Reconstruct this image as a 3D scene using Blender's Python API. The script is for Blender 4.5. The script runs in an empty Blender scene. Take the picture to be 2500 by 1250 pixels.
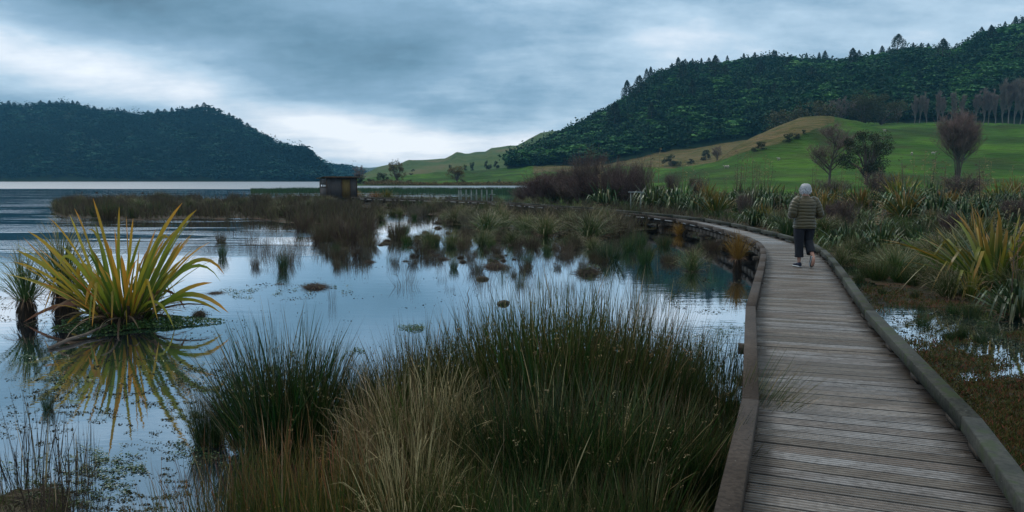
import bpy, math, random
import numpy as np
from math import pi, sin, cos, radians, sqrt, atan, atan2
rs = np.random.RandomState
HAZE = 0.00017
SC = bpy.context.scene
COL = SC.collection
F = 1800.0; HC = 2.15; TH = atan((625-438.5)/F)

# ------------------------------------------------------------- measuring
def ray(px, py):
    x = (px-1250)/F; y = (625-py)/F
    return np.array([x, cos(TH)+y*sin(TH), -sin(TH)+y*cos(TH)])
def G(px, py, z=0.0):            # point of the horizontal plane z seen at px,py
    d = ray(px, py); return d*((z-HC)/d[2])+np.array([0, 0, HC])
def D(px, py, Y):                # point at distance Y seen at px,py
    d = ray(px, py); return d*(Y/d[1])+np.array([0, 0, HC])

# ------------------------------------------------------------- noise
def _h(ix, iy, s):
    n = (ix*374761393 + iy*668265263 + s*974634777) & 0xffffffff
    n = ((n ^ (n >> 13))*1274126177) & 0xffffffff
    return ((n ^ (n >> 16)) & 0xffff)/65535.0
def vnoise(x, y, s=0):
    x = np.asarray(x, float); y = np.asarray(y, float)
    ix = np.floor(x).astype(np.int64); iy = np.floor(y).astype(np.int64)
    fx = x-ix; fy = y-iy; fx = fx*fx*(3-2*fx); fy = fy*fy*(3-2*fy)
    a = _h(ix, iy, s); b = _h(ix+1, iy, s); c = _h(ix, iy+1, s); d = _h(ix+1, iy+1, s)
    return (a*(1-fx)+b*fx)*(1-fy)+(c*(1-fx)+d*fx)*fy
def fbm(x, y, o=4, s=0):
    r = 0; a = .5; t = 0
    for i in range(o):
        r = r+a*vnoise(np.asarray(x)*2**i, np.asarray(y)*2**i, s+i); t += a; a *= .5
    return r/t

# ------------------------------------------------------------- meshes
class Geo:
    def __init__(s): s.v = []; s.f4 = []; s.f3 = []; s.t = []; s.r = []; s.n = 0; s.q = []
    def add(s, v, f, t=None, r=None):
        v = np.asarray(v, float).reshape(-1, 3); f = np.asarray(f, int)
        if len(f):
            (s.f4 if f.shape[1] == 4 else s.f3).append(f+s.n)
        m = len(v)
        s.v.append(v); s.t.append(np.zeros(m) if t is None else np.broadcast_to(np.asarray(t, float), (m,)))
        s.r.append(np.zeros(m) if r is None else np.broadcast_to(np.asarray(r, float), (m,)))
        s.n += m; return s
    def faces(s, f): 
        f = np.asarray(f, int); (s.f4 if f.shape[1] == 4 else s.f3).append(f)
    def mesh(s, name, smooth=False):
        me = bpy.data.meshes.new(name)
        V = np.concatenate(s.v); me.vertices.add(len(V)); me.vertices.foreach_set('co', V.ravel())
        loops = []; starts = []; k = 0
        for L, w in ((s.f4, 4), (s.f3, 3)):
            if L:
                A = np.concatenate(L); loops.append(A.ravel()); starts.append(k+np.arange(len(A))*w); k += A.size
        lo = np.concatenate(loops).astype(np.int32); st = np.concatenate(starts).astype(np.int32)
        me.loops.add(len(lo)); me.loops.foreach_set('vertex_index', lo)
        me.polygons.add(len(st)); me.polygons.foreach_set('loop_start', st)
        if smooth: me.polygons.foreach_set('use_smooth', np.ones(len(st), bool))
        for nm, arr in (('t', s.t), ('r', s.r)):
            a = me.attributes.new(nm, 'FLOAT', 'POINT'); a.data.foreach_set('value', np.concatenate(arr).astype(np.float32))
        me.update(calc_edges=True); me.validate(); return me
    def obj(s, name, mat, parent=None, smooth=False):
        me = s.mesh(name, smooth); me.materials.append(mat)
        o = bpy.data.objects.new(name, me); COL.objects.link(o)
        if parent: o.parent = parent
        return o
def tag(o, label, cat, group=None):
    o['label'] = label; o['category'] = cat
    if group: o['group'] = group
    return o
def struct(o, kind='structure'): o['kind'] = kind; return o
def stuff(o, label, cat): o['kind'] = 'stuff'; o['label'] = label; o['category'] = cat; return o
def empty(name, loc=(0, 0, 0), rz=0, sc=1.0):
    o = bpy.data.objects.new(name, None); COL.objects.link(o)
    o.location = loc; o.rotation_euler = (0, 0, rz); o.scale = (sc, sc, sc) if not hasattr(sc, '__len__') else sc
    o.empty_display_size = .1; return o
def dup(src, loc, rz=0, sc=1.0):
    r = src.copy(); COL.objects.link(r); r.location = loc; r.rotation_euler = (0, 0, rz)
    r.scale = (sc, sc, sc) if not hasattr(sc, '__len__') else sc
    for ch in src.children:
        c = ch.copy(); COL.objects.link(c); c.parent = r
        for g in ch.children:
            d = g.copy(); COL.objects.link(d); d.parent = c
    return r
_first = {}
def place(key, protos, loc, rz, sc, label, cat, group=None, k=None):
    """protos: list of prototype things; the first use moves the prototype itself."""
    p = protos[k if k is not None else int(abs(loc[0]*7.3+loc[1]*13.1)) % len(protos)]
    if p.name not in _first:
        _first[p.name] = 1; o = p
        o.location = loc; o.rotation_euler = (0, 0, rz); o.scale = (sc, sc, sc) if not hasattr(sc, '__len__') else sc
    else: o = dup(p, loc, rz, sc)
    for kk in ('group', 'label', 'category'):
        if kk in o: del o[kk]
    return tag(o, label, cat, group)
def purge(protos):               # prototypes that were never placed
    for p in protos:
        if p.name not in _first:
            for c in list(p.children): bpy.data.objects.remove(c)
            bpy.data.objects.remove(p)

def grid_faces(nu, nv, off=0):
    i = np.arange(nu-1)[:, None]; j = np.arange(nv-1)[None, :]
    a = (i*nv+j); return (np.stack([a, a+1, a+nv+1, a+nv], -1).reshape(-1, 4))[:, ::-1]+off
def unit(a): return a/(np.linalg.norm(a, axis=-1, keepdims=True)+1e-9)
def rndc(rng, n, lo, hi): return rng.uniform(lo, hi, n)

def blades(g, base, d0, L, W, droop, k=5, rng=None, fold=0.0, p=2.0, kink=None, sway=.1, wbase=.6):
    """ribbons that leave base along d0 and bend down; g: Geo"""
    n = len(base); rng = rng or rs(1)
    L = np.broadcast_to(L, (n,)); W = np.broadcast_to(W, (n,)); droop = np.broadcast_to(droop, (n,))
    d0 = unit(d0); up = np.array([0, 0, 1.0])
    P = np.zeros((n, k+1, 3)); P[:, 0] = base
    sw = rng.normal(0, sway, (n, 3)); sw[:, 2] = 0
    dirs = np.zeros((n, k+1, 3)); dirs[:, 0] = d0
    for j in range(1, k+1):
        s = (j-.5)/k
        b = droop*s**p
        if kink is not None: b = b+np.where(s > kink[0], kink[1], 0)
        d = unit(d0-up*b[:, None]+sw*s)
        P[:, j] = P[:, j-1]+d*(L/k)[:, None]; dirs[:, j] = d
    hd = d0.copy(); hd[:, 2] = 0
    ang = rng.uniform(0, pi, n) if fold == 0 else rng.normal(0, .5, n)
    h = unit(np.where(np.linalg.norm(hd, axis=1, keepdims=True) < 1e-3, np.array([[1., 0, 0]]), hd))
    side0 = np.stack([-h[:, 1], h[:, 0], np.zeros(n)], 1)
    ca, sa = np.cos(ang)[:, None], np.sin(ang)[:, None]
    c0 = unit(np.cross(d0, side0)); side = side0*ca+c0*sa
    s = np.arange(k+1)/k
    prof = np.minimum(1, wbase+(1-wbase)*s/.35)*np.sqrt(np.clip(1-s**2.6, 0, 1)); prof[-1] = .06
    w = W[:, None]*prof[None, :]*.5
    sd = side[:, None, :]*w[..., None]
    r = rng.uniform(0, 1, n)
    if fold == 0:
        V = np.stack([P-sd, P+sd], 2)                       # n,k+1,2,3
        m = 2
    else:
        nrm = unit(np.cross(dirs, np.broadcast_to(side[:, None], dirs.shape)))
        V = np.stack([P-sd+nrm*w[..., None]*fold, P, P+sd+nrm*w[..., None]*fold], 2); m = 3
    T = np.broadcast_to(s[None, :, None], (n, k+1, m)); R = np.broadcast_to(r[:, None, None], (n, k+1, m))
    b = np.arange(n)[:, None, None]*(k+1)*m+np.arange(k)[None, :, None]*m+np.arange(m-1)[None, None, :]
    f = np.stack([b, b+1, b+m+1, b+m], -1).reshape(-1, 4)
    g.add(V.reshape(-1, 3), f, T.ravel(), R.ravel())
    return P
def cards(g, C, size, rng, flat=.0, t=None, r=None, asp=.6):
    """small leaf-sized quads at points C"""
    n = len(C); size = np.broadcast_to(size, (n,))
    a = rng.normal(0, 1, (n, 3)); a[:, 2] *= (1-flat); a = unit(a)
    b = rng.normal(0, 1, (n, 3)); b[:, 2] *= (1-flat); b = unit(b-a*np.sum(a*b, 1, keepdims=True))
    a = a*size[:, None]; b = b*size[:, None]*asp
    V = np.stack([C-a, C-b*.9+a*.1, C+a, C+b], 1)
    f = np.arange(n*4).reshape(n, 4)
    rr = rng.uniform(0, 1, n) if r is None else r
    g.add(V.reshape(-1, 3), f, np.repeat(np.broadcast_to(0. if t is None else t, (n,)), 4), np.repeat(rr, 4))
def tube(g, pts, rad, sides=6, r=0.0, cap=True):
    pts = np.asarray(pts, float); n = len(pts); rad = np.broadcast_to(rad, (n,))
    tg = np.gradient(pts, axis=0); tg = unit(tg)
    ref = np.array([0, 0, 1.0]) if abs(tg[0][2]) < .9 else np.array([1.0, 0, 0])
    u = unit(np.cross(tg, ref)); v = np.cross(tg, u)
    a = np.arange(sides)*2*pi/sides
    V = pts[:, None]+(u[:, None]*np.cos(a)[None, :, None]+v[:, None]*np.sin(a)[None, :, None])*rad[:, None, None]
    b = g.n; i = np.arange(n-1)[:, None]*sides; j = np.arange(sides)[None]; jn = (j+1) % sides
    f = np.stack([i+j, i+jn, i+sides+jn, i+sides+j], -1).reshape(-1, 4)
    g.add(V.reshape(-1, 3), f, np.repeat(np.linspace(0, 1, n), sides), r)
    if cap:
        for e, o in ((0, 0), (n-1, (n-1)*sides)):
            g.add([pts[e]], np.zeros((0, 3), int), e/(n-1), r)
            c = g.n-1; q = np.arange(sides); ff = np.stack([b+o+q, b+o+(q+1) % sides, np.full(sides, c)], 1)
            g.faces(ff[:, ::-1] if e == 0 else ff)
def box(g, c, s, R=None, t=0.0, r=0.0, bev=0.0):
    """box centred c with size s, R 3x3 rotation; bev chamfers the long top edges"""
    x, y, z = np.array(s)/2.
    if bev <= 0:
        V = np.array([[-x, -y, -z], [x, -y, -z], [x, y, -z], [-x, y, -z], [-x, -y, z], [x, -y, z], [x, y, z], [-x, y, z]])
        f = [[3, 2, 1, 0], [4, 5, 6, 7], [0, 1, 5, 4], [1, 2, 6, 5], [2, 3, 7, 6], [3, 0, 4, 7]]
    else:
        b = min(bev, x*.45, z*.45)
        prof = [(-x+b, -z), (x-b, -z), (x, -z+b), (x, z-b), (x-b, z), (-x+b, z), (-x, z-b), (-x, -z+b)]
        V = np.array([[px, -y, pz] for px, pz in prof]+[[px, y, pz] for px, pz in prof]); f = []
        f = [[i, (i+1) % 8, 8+(i+1) % 8, 8+i] for i in range(8)]
        f += [[7, 6, 5, 4], [7, 4, 3, 0], [0, 3, 2, 1], [12, 13, 14, 15], [8, 11, 12, 15], [9, 10, 11, 8]]
    if R is not None: V = V@np.asarray(R).T
    g.add(V+np.asarray(c), np.array(f), t, r)
def rotz(a): return np.array([[cos(a), -sin(a), 0], [sin(a), cos(a), 0], [0, 0, 1]])

# ------------------------------------------------------------- materials
def nodes(name):
    m = bpy.data.materials.new(name); m.use_nodes = True
    nt = m.node_tree; b = nt.nodes['Principled BSDF']; return m, nt, b
def N(nt, t, **kw):
    n = nt.nodes.new(t)
    for k, v in kw.items():
        if k in n.inputs: n.inputs[k].default_value = v
        else: setattr(n, k, v)
    return n
def ramp(nt, fac, stops, interp='LINEAR'):
    n = nt.nodes.new('ShaderNodeValToRGB'); cr = n.color_ramp; cr.interpolation = interp
    while len(cr.elements) > 1: cr.elements.remove(cr.elements[-1])
    cr.elements[0].position = stops[0][0]; cr.elements[0].color = (*stops[0][1], 1)
    for p, c in stops[1:]:
        e = cr.elements.new(p); e.color = (*c, 1)
    nt.links.new(fac, n.inputs[0]); return n.outputs[0]
def mix(nt, f, a, b, blend='MIX'):
    n = nt.nodes.new('ShaderNodeMix'); n.data_type = 'RGBA'; n.blend_type = blend
    for s, v in ((0, f), (6, a), (7, b)):
        if hasattr(v, 'links') or hasattr(v, 'is_output'): nt.links.new(v, n.inputs[s])
        elif isinstance(v, (int, float)): n.inputs[s].default_value = v
        else: n.inputs[s].default_value = (*v, 1)
    return n.outputs[2]
def mth(nt, op, a, b=0.0, c=0.0):
    n = nt.nodes.new('ShaderNodeMath'); n.operation = op
    for i, v in enumerate((a, b, c)):
        if hasattr(v, 'is_output'): nt.links.new(v, n.inputs[i])
        else: n.inputs[i].default_value = v
    return n.outputs[0]
def attr(nt, name): n = nt.nodes.new('ShaderNodeAttribute'); n.attribute_name = name; return n.outputs['Fac']
def noise(nt, scale, detail=4, vec=None, rough=.55, out='Fac'):
    n = N(nt, 'ShaderNodeTexNoise', Scale=scale, Detail=detail, Roughness=rough)
    if vec is None:
        g = nt.nodes.new('ShaderNodeNewGeometry'); vec = g.outputs['Position']
    nt.links.new(vec, n.inputs['Vector']); return n.outputs[out]
def objvec(nt): return nt.nodes.new('ShaderNodeTexCoord').outputs['Object']
def scaled(nt, vec, s):
    n = nt.nodes.new('ShaderNodeVectorMath'); n.operation = 'MULTIPLY'; nt.links.new(vec, n.inputs[0]); n.inputs[1].default_value = s
    return n.outputs[0]
def bump(nt, b, h, strength=.5, dist=.02):
    n = N(nt, 'ShaderNodeBump', Strength=strength, Distance=dist); nt.links.new(h, n.inputs['Height']); nt.links.new(n.outputs[0], b.inputs['Normal']); return n

def leafmat(name, stops, tip=None, tr=(.7, 1.0), root=None, rough=.5, trans=.2, vary=.25, spec=.4):
    m, nt, b = nodes(name)
    c = ramp(nt, attr(nt, 'r'), stops)
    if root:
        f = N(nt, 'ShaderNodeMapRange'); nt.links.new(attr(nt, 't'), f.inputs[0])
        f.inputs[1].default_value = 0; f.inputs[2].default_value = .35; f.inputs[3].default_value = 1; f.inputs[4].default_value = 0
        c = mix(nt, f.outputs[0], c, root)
    if tip:
        f = N(nt, 'ShaderNodeMapRange'); nt.links.new(attr(nt, 't'), f.inputs[0])
        f.inputs[1].default_value = tr[0]; f.inputs[2].default_value = tr[1]
        k = mth(nt, 'MULTIPLY', f.outputs[0], mth(nt, 'FRACT', mth(nt, 'MULTIPLY', attr(nt, 'r'), 7.3)))
        c = mix(nt, mth(nt, 'MINIMUM', mth(nt, 'MULTIPLY', k, 1.8), 1.0), c, tip)
    oi = nt.nodes.new('ShaderNodeObjectInfo')
    hs = N(nt, 'ShaderNodeHueSaturation')
    nt.links.new(c, hs.inputs['Color'])
    nt.links.new(mth(nt, 'ADD', mth(nt, 'MULTIPLY', oi.outputs['Random'], vary*2), 1-vary), hs.inputs['Value'])
    nt.links.new(mth(nt, 'ADD', mth(nt, 'MULTIPLY', mth(nt, 'FRACT', mth(nt, 'MULTIPLY', oi.outputs['Random'], 17.)), .05), .475), hs.inputs['Hue'])
    c = hs.outputs[0]
    nt.links.new(c, b.inputs['Base Color']); b.inputs['Roughness'].default_value = rough
    b.inputs['Specular IOR Level'].default_value = spec
    if trans > 0:
        tl = nt.nodes.new('ShaderNodeBsdfTranslucent'); nt.links.new(c, tl.inputs[0])
        mx = nt.nodes.new('ShaderNodeMixShader'); mx.inputs[0].default_value = trans
        nt.links.new(b.outputs[0], mx.inputs[1]); nt.links.new(tl.outputs[0], mx.inputs[2])
        nt.links.new(mx.outputs[0], nt.nodes['Material Output'].inputs[0])
    return m
def plain(name, stops, scale=3., rough=.8, bs=.3, bd=.01, spec=.3, stretch=None):
    m, nt, b = nodes(name); v = objvec(nt)
    if stretch: v = scaled(nt, v, stretch)
    n = noise(nt, scale, 6, v); c = ramp(nt, n, stops); nt.links.new(c, b.inputs['Base Color'])
    b.inputs['Roughness'].default_value = rough; b.inputs['Specular IOR Level'].default_value = spec
    if bs: bump(nt, b, noise(nt, scale*4, 4, v), bs, bd)
    return m
M = {}
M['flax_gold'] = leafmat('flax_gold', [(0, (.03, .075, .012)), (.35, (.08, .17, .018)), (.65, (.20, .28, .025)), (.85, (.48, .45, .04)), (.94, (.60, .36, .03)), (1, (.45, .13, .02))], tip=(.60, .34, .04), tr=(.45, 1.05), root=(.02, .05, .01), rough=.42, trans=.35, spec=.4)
M['flax_gold2'] = leafmat('flax_olive_gold', [(0, (.02, .05, .010)), (.5, (.06, .11, .014)), (.85, (.14, .17, .02)), (1, (.3, .22, .03))], tip=(.3, .16, .03), tr=(.5, 1.1), rough=.42, trans=.25)
M['flax_green'] = leafmat('flax_green', [(0, (.012, .035, .012)), (.45, (.028, .075, .022)), (.75, (.055, .11, .030)), (.95, (.10, .13, .04)), (1, (.2, .17, .09))], tip=(.16, .12, .05), tr=(.7, 1.2), rough=.42, trans=.15, spec=.5)
M['flax_yellow'] = leafmat('flax_yellow', [(0, (.025, .055, .010)), (.45, (.065, .10, .012)), (.8, (.14, .15, .02)), (1, (.24, .14, .03))], tip=(.26, .13, .03), tr=(.5, 1.1), rough=.45, trans=.2)
M['dead_leaf'] = leafmat('dead_leaf', [(0, (.06, .035, .02)), (.5, (.17, .12, .07)), (.8, (.28, .22, .15)), (1, (.2, .07, .03))], rough=.7, trans=.1)
M['sedge'] = leafmat('sedge', [(0, (.016, .04, .01)), (.5, (.045, .09, .02)), (.85, (.09, .14, .04)), (1, (.2, .17, .09))], tip=(.22, .17, .09), tr=(.5, 1), rough=.45)
M['rush_green'] = leafmat('rush_green', [(0, (.004, .020, .004)), (.5, (.009, .042, .006)), (.8, (.022, .075, .010)), (.96, (.05, .085, .016)), (1, (.22, .16, .07))], tip=(.10, .05, .025), tr=(.6, 1.3), rough=.5, trans=.08)
M['rush_olive'] = leafmat('rush_olive', [(0, (.005, .026, .003)), (.5, (.014, .054, .005)), (.82, (.040, .090, .009)), (.95, (.10, .10, .02)), (1, (.26, .17, .07))], tip=(.15, .08, .035), tr=(.6, 1.35), rough=.55, trans=.08)
M['rush_orange'] = leafmat('rush_orange', [(0, (.012, .045, .005)), (.55, (.035, .075, .008)), (.85, (.10, .09, .014)), (1, (.24, .13, .03))], tip=(.2, .08, .03), tr=(.45, 1.1), rough=.55, trans=.08)
M['rush_dark'] = leafmat('rush_dark', [(0, (.014, .012, .008)), (.6, (.04, .03, .02)), (1, (.08, .055, .03))], rough=.7, trans=0)
M['rush_brown'] = leafmat('rush_brown', [(0, (.028, .018, .012)), (.5, (.065, .042, .028)), (.8, (.10, .08, .045)), (1, (.06, .08, .02))], rough=.8, trans=.05)
M['rush_grey'] = leafmat('rush_grey', [(0, (.05, .04, .035)), (.6, (.10, .08, .06)), (1, (.06, .07, .03))], rough=.8, trans=.05)
M['dry_stalk'] = leafmat('dry_stalk', [(0, (.10, .07, .03)), (.4, (.24, .17, .085)), (.85, (.46, .36, .21)), (1, (.12, .12, .03))], rough=.7, trans=.1)
M['orange_tuft'] = leafmat('orange_tuft', [(0, (.1, .05, .01)), (.5, (.22, .11, .015)), (1, (.28, .17, .03))], rough=.6)
M['grass'] = leafmat('grass', [(0, (.014, .04, .006)), (.5, (.03, .075, .008)), (.85, (.055, .10, .014)), (1, (.12, .11, .04))], rough=.7, trans=.1, vary=0)
M['moss'] = leafmat('moss', [(0, (.02, .035, .006)), (.45, (.04, .065, .010)), (.7, (.09, .08, .015)), (.85, (.13, .06, .02)), (1, (.16, .05, .025))], rough=.9, trans=.1, vary=0)
M['weed'] = leafmat('weed', [(0, (.012, .04, .012)), (.5, (.03, .085, .02)), (1, (.08, .13, .03))], rough=.4, vary=.1)
M['scum'] = leafmat('scum', [(0, (.015, .018, .008)), (.5, (.035, .038, .018)), (.9, (.06, .06, .03)), (1, (.09, .08, .05))], rough=.8, trans=0, vary=0, spec=.1)
M['reed'] = leafmat('reed', [(0, (.008, .04, .02)), (1, (.03, .075, .02))], rough=.6, vary=0)
M['thatch'] = leafmat('thatch', [(0, (.015, .01, .007)), (.6, (.035, .022, .014)), (1, (.09, .06, .035))], rough=.9, trans=0)
M['mud'] = plain('mud', [(.3, (.012, .010, .008)), (.7, (.035, .027, .018))], 6, .7)
M['shrub_brown'] = leafmat('shrub_brown', [(0, (.055, .034, .032)), (.5, (.10, .065, .06)), (1, (.16, .115, .10))], rough=.9, trans=0, vary=.15)
M['twig_pink'] = leafmat('twig_pink', [(0, (.12, .075, .07)), (1, (.24, .16, .145))], rough=.9, trans=0, vary=.1)
M['twig_grey'] = leafmat('twig_grey', [(0, (.13, .105, .09)), (1, (.26, .215, .185))], rough=.9, trans=0, vary=.15)
M['bark'] = plain('bark', [(.3, (.07, .055, .048)), (.7, (.16, .135, .115))], 5, .9, .6, .05, stretch=(1, 1, .2))
M['bark_pale'] = plain('bark_pale', [(.3, (.1, .09, .08)), (.7, (.24, .22, .2))], 5, .9, .6, .05, stretch=(1, 1, .2))
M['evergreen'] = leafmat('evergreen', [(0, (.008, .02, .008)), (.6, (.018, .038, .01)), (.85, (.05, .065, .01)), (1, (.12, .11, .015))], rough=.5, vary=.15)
M['conifer'] = leafmat('conifer', [(0, (.008, .022, .012)), (.7, (.018, .042, .018)), (1, (.03, .06, .022))], rough=.7, vary=.2)
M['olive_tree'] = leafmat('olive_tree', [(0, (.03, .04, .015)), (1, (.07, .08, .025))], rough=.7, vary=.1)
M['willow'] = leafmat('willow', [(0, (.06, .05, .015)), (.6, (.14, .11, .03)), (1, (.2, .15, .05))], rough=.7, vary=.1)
M['forest'] = leafmat('forest', [(0, (.010, .03, .014)), (.35, (.024, .075, .03)), (.6, (.055, .15, .05)), (.85, (.10, .22, .06)), (1, (.14, .27, .08))], rough=.8, trans=.15, vary=0, spec=.12)
M['far_forest'] = leafmat('far_forest', [(0, (.006, .028, .024)), (.4, (.012, .05, .038)), (.75, (.022, .085, .055)), (1, (.045, .12, .07))], rough=.9, trans=.1, vary=0, spec=.1)  # forest green shifted to blue, part of the distance haze put into the colour

# ------------------------------------------------------------- camera, light, sky
cam = bpy.data.cameras.new('camera'); co = bpy.data.objects.new('camera', cam); COL.objects.link(co)
cam.sensor_width = 36; cam.lens = 36*F/2500; cam.clip_end = 20000; cam.clip_start = .05
co.location = (0, 0, HC); co.rotation_euler = (pi/2-TH, 0, 0); SC.camera = co
SC.view_settings.view_transform = 'Standard'; SC.view_settings.look = 'None'; SC.view_settings.exposure = 0.12; SC.view_settings.gamma = 1
SC.cycles.max_bounces = 6; SC.cycles.diffuse_bounces = 3; SC.cycles.glossy_bounces = 3; SC.cycles.transmission_bounces = 3; SC.cycles.volume_bounces = 0
SC.cycles.transparent_max_bounces = 4
SC.cycles.use_adaptive_sampling = True
SUN_EL, SUN_AZ = 48, -35
sl = bpy.data.lights.new('sun', 'SUN'); so = bpy.data.objects.new('sun', sl); COL.objects.link(so)
sl.energy = 1.15; sl.angle = radians(14); sl.color = (1, .97, .93)
so.rotation_euler = (radians(-(90-SUN_EL)), 0, radians(-SUN_AZ)); so.location = (0, 0, 50)
w = bpy.data.worlds.new('World'); SC.world = w; w.use_nodes = True; nt = w.node_tree; nt.nodes.clear()
out = nt.nodes.new('ShaderNodeOutputWorld')
sky = nt.nodes.new('ShaderNodeTexSky'); sky.sky_type = 'NISHITA'; sky.sun_disc = False
sky.sun_elevation = radians(SUN_EL); sky.sun_rotation = radians(SUN_AZ)
bg1 = nt.nodes.new('ShaderNodeBackground'); nt.links.new(sky.outputs[0], bg1.inputs[0]); bg1.inputs[1].default_value = .06
tc = nt.nodes.new('ShaderNodeTexCoord').outputs['Generated']
sep = nt.nodes.new('ShaderNodeSeparateXYZ'); nt.links.new(tc, sep.inputs[0])
X, Yv, Z = sep.outputs
Zc = mth(nt, 'MAXIMUM', Z, 0.0)
den = mth(nt, 'ADD', Zc, .16)
cb = nt.nodes.new('ShaderNodeCombineXYZ')
nt.links.new(mth(nt, 'DIVIDE', X, den), cb.inputs[0]); nt.links.new(mth(nt, 'DIVIDE', Yv, den), cb.inputs[1])
n1 = noise(nt, 1.0, 7, scaled(nt, cb.outputs[0], (.55, .95, 1)), .5)
n2 = noise(nt, 1.0, 6, scaled(nt, cb.outputs[0], (1.3, 2.0, 1)), .6)
n3 = noise(nt, 1.0, 5, scaled(nt, tc, (7, 7, 16)), .6)
def gauss(ax, ay, sx, sy, slope=0.0):     # a bright break in the cloud round azimuth ax and height ay
    dx = mth(nt, 'DIVIDE', mth(nt, 'SUBTRACT', X, ax), sx)
    yy = mth(nt, 'ADD', Z, mth(nt, 'MULTIPLY', mth(nt, 'SUBTRACT', X, ax), slope))
    dy = mth(nt, 'DIVIDE', mth(nt, 'SUBTRACT', yy, ay), sy)
    e = mth(nt, 'ADD', mth(nt, 'MULTIPLY', dx, dx), mth(nt, 'MULTIPLY', dy, dy))
    return mth(nt, 'EXPONENT', mth(nt, 'MULTIPLY', e, -1.0))
br = mth(nt, 'MULTIPLY', gauss(-.15, .050, .20, .034), .38)
for am, args in ((.38, (-.42, .112, .26, .034, .20)), (-.30, (-.34, .190, .42, .042, .19)), (-.12, (-.08, .098, .16, .016, .05)), (-.10, (-.45, .083, .12, .010, .0)), (.16, (.38, .16, .30, .12, 0.)), (.14, (.02, .125, .14, .03, .1)), (.22, (.10, .045, .14, .03, 0.)), (-.04, (.45, .24, .25, .04, 0.))):
    br = mth(nt, 'ADD', br, mth(nt, 'MULTIPLY', gauss(*args), am))
f = mth(nt, 'ADD', mth(nt, 'MULTIPLY', mth(nt, 'SUBTRACT', n1, .5), .7), mth(nt, 'MULTIPLY', mth(nt, 'SUBTRACT', n2, .5), .6))
f = mth(nt, 'ADD', f, mth(nt, 'MULTIPLY', mth(nt, 'SUBTRACT', n3, .5), .55)); f = mth(nt, 'ADD', mth(nt, 'ADD', f, br), .49)
cl = ramp(nt, f, [(0, (.085, .17, .24)), (.2, (.15, .29, .41)), (.45, (.27, .44, .60)), (.66, (.52, .70, .86)), (.85, (.86, .95, 1.05)), (1, (1.1, 1.15, 1.2))])
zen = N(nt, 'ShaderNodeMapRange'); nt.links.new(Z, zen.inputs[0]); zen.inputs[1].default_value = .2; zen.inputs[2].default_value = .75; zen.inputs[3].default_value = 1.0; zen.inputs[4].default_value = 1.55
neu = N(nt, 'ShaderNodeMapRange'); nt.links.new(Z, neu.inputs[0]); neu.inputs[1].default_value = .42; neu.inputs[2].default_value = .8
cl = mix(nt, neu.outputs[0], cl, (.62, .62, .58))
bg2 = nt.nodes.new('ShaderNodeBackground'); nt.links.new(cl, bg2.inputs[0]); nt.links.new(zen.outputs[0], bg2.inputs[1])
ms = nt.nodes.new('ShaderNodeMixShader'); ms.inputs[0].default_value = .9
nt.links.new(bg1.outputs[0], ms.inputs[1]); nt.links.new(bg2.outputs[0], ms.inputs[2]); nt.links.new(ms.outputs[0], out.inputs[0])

# ------------------------------------------------------------- water
m, nt, b = nodes('water')
geo = nt.nodes.new('ShaderNodeNewGeometry'); pos = geo.outputs['Position']
sp = nt.nodes.new('ShaderNodeSeparateXYZ'); nt.links.new(pos, sp.inputs[0])
wx, wy = sp.outputs[0], sp.outputs[1]
b.inputs['Base Color'].default_value = (.012, .022, .032, 1); b.inputs['IOR'].default_value = 1.34
def mr(v, a, c, lo=0., hi=1.):
    n = N(nt, 'ShaderNodeMapRange', interpolation_type='SMOOTHSTEP'); nt.links.new(v, n.inputs[0])
    n.inputs[1].default_value = a; n.inputs[2].default_value = c; n.inputs[3].default_value = lo; n.inputs[4].default_value = hi; return n.outputs[0]
wob = mth(nt, 'MULTIPLY', mth(nt, 'SUBTRACT', noise(nt, 1, 3, scaled(nt, pos, (.006, .02, 1))), .5), 60.)
far = mr(mth(nt, 'ADD', wy, wob), 160, 182)
# wind patches on the open lake, calm water among the rushes
wp = noise(nt, 1, 4, scaled(nt, pos, (.035, .16, 1)), .6)
open_ = mth(nt, 'MULTIPLY', mr(wx, -4, -9), mr(wy, 17, 24))
patch = mth(nt, 'MULTIPLY', open_, mr(wp, .47, .56))
rgh = mth(nt, 'ADD', mth(nt, 'MULTIPLY', far, .34), .015)
nt.links.new(rgh, b.inputs['Roughness'])
rip = mth(nt, 'ADD', noise(nt, 1, 3, scaled(nt, pos, (3.0, 9.0, 1))), mth(nt, 'MULTIPLY', noise(nt, 1, 3, scaled(nt, pos, (.6, 2.4, 1))), 2.0))
amp = mth(nt, 'ADD', mth(nt, 'MULTIPLY', patch, .010), mth(nt, 'ADD', mth(nt, 'MULTIPLY', open_, .0005), .0007))
amp = mth(nt, 'ADD', amp, mth(nt, 'MULTIPLY', far, .06))
# ruffled strip by the boardwalk
rf = mth(nt, 'MULTIPLY', mth(nt, 'MULTIPLY', mr(wx, 1.2, 2.6), mr(wx, 3.6, 3.2)), mth(nt, 'MULTIPLY', mr(wy, 7, 8.5), mr(wy, 11.5, 10)))
amp = mth(nt, 'ADD', amp, mth(nt, 'MULTIPLY', rf, .004))
bp = N(nt, 'ShaderNodeBump', Strength=1.0, Distance=1.0); nt.links.new(mth(nt, 'MULTIPLY', rip, amp), bp.inputs['Height']); nt.links.new(bp.outputs[0], b.inputs['Normal'])
gl = nt.nodes.new('ShaderNodeBsdfGlossy'); gl.inputs[0].default_value = (.94, .97, 1, 1); nt.links.new(rgh, gl.inputs['Roughness']); nt.links.new(bp.outputs[0], gl.inputs['Normal'])
lw = nt.nodes.new('ShaderNodeLayerWeight'); lw.inputs[0].default_value = .5; nt.links.new(bp.outputs[0], lw.inputs['Normal'])
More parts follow.
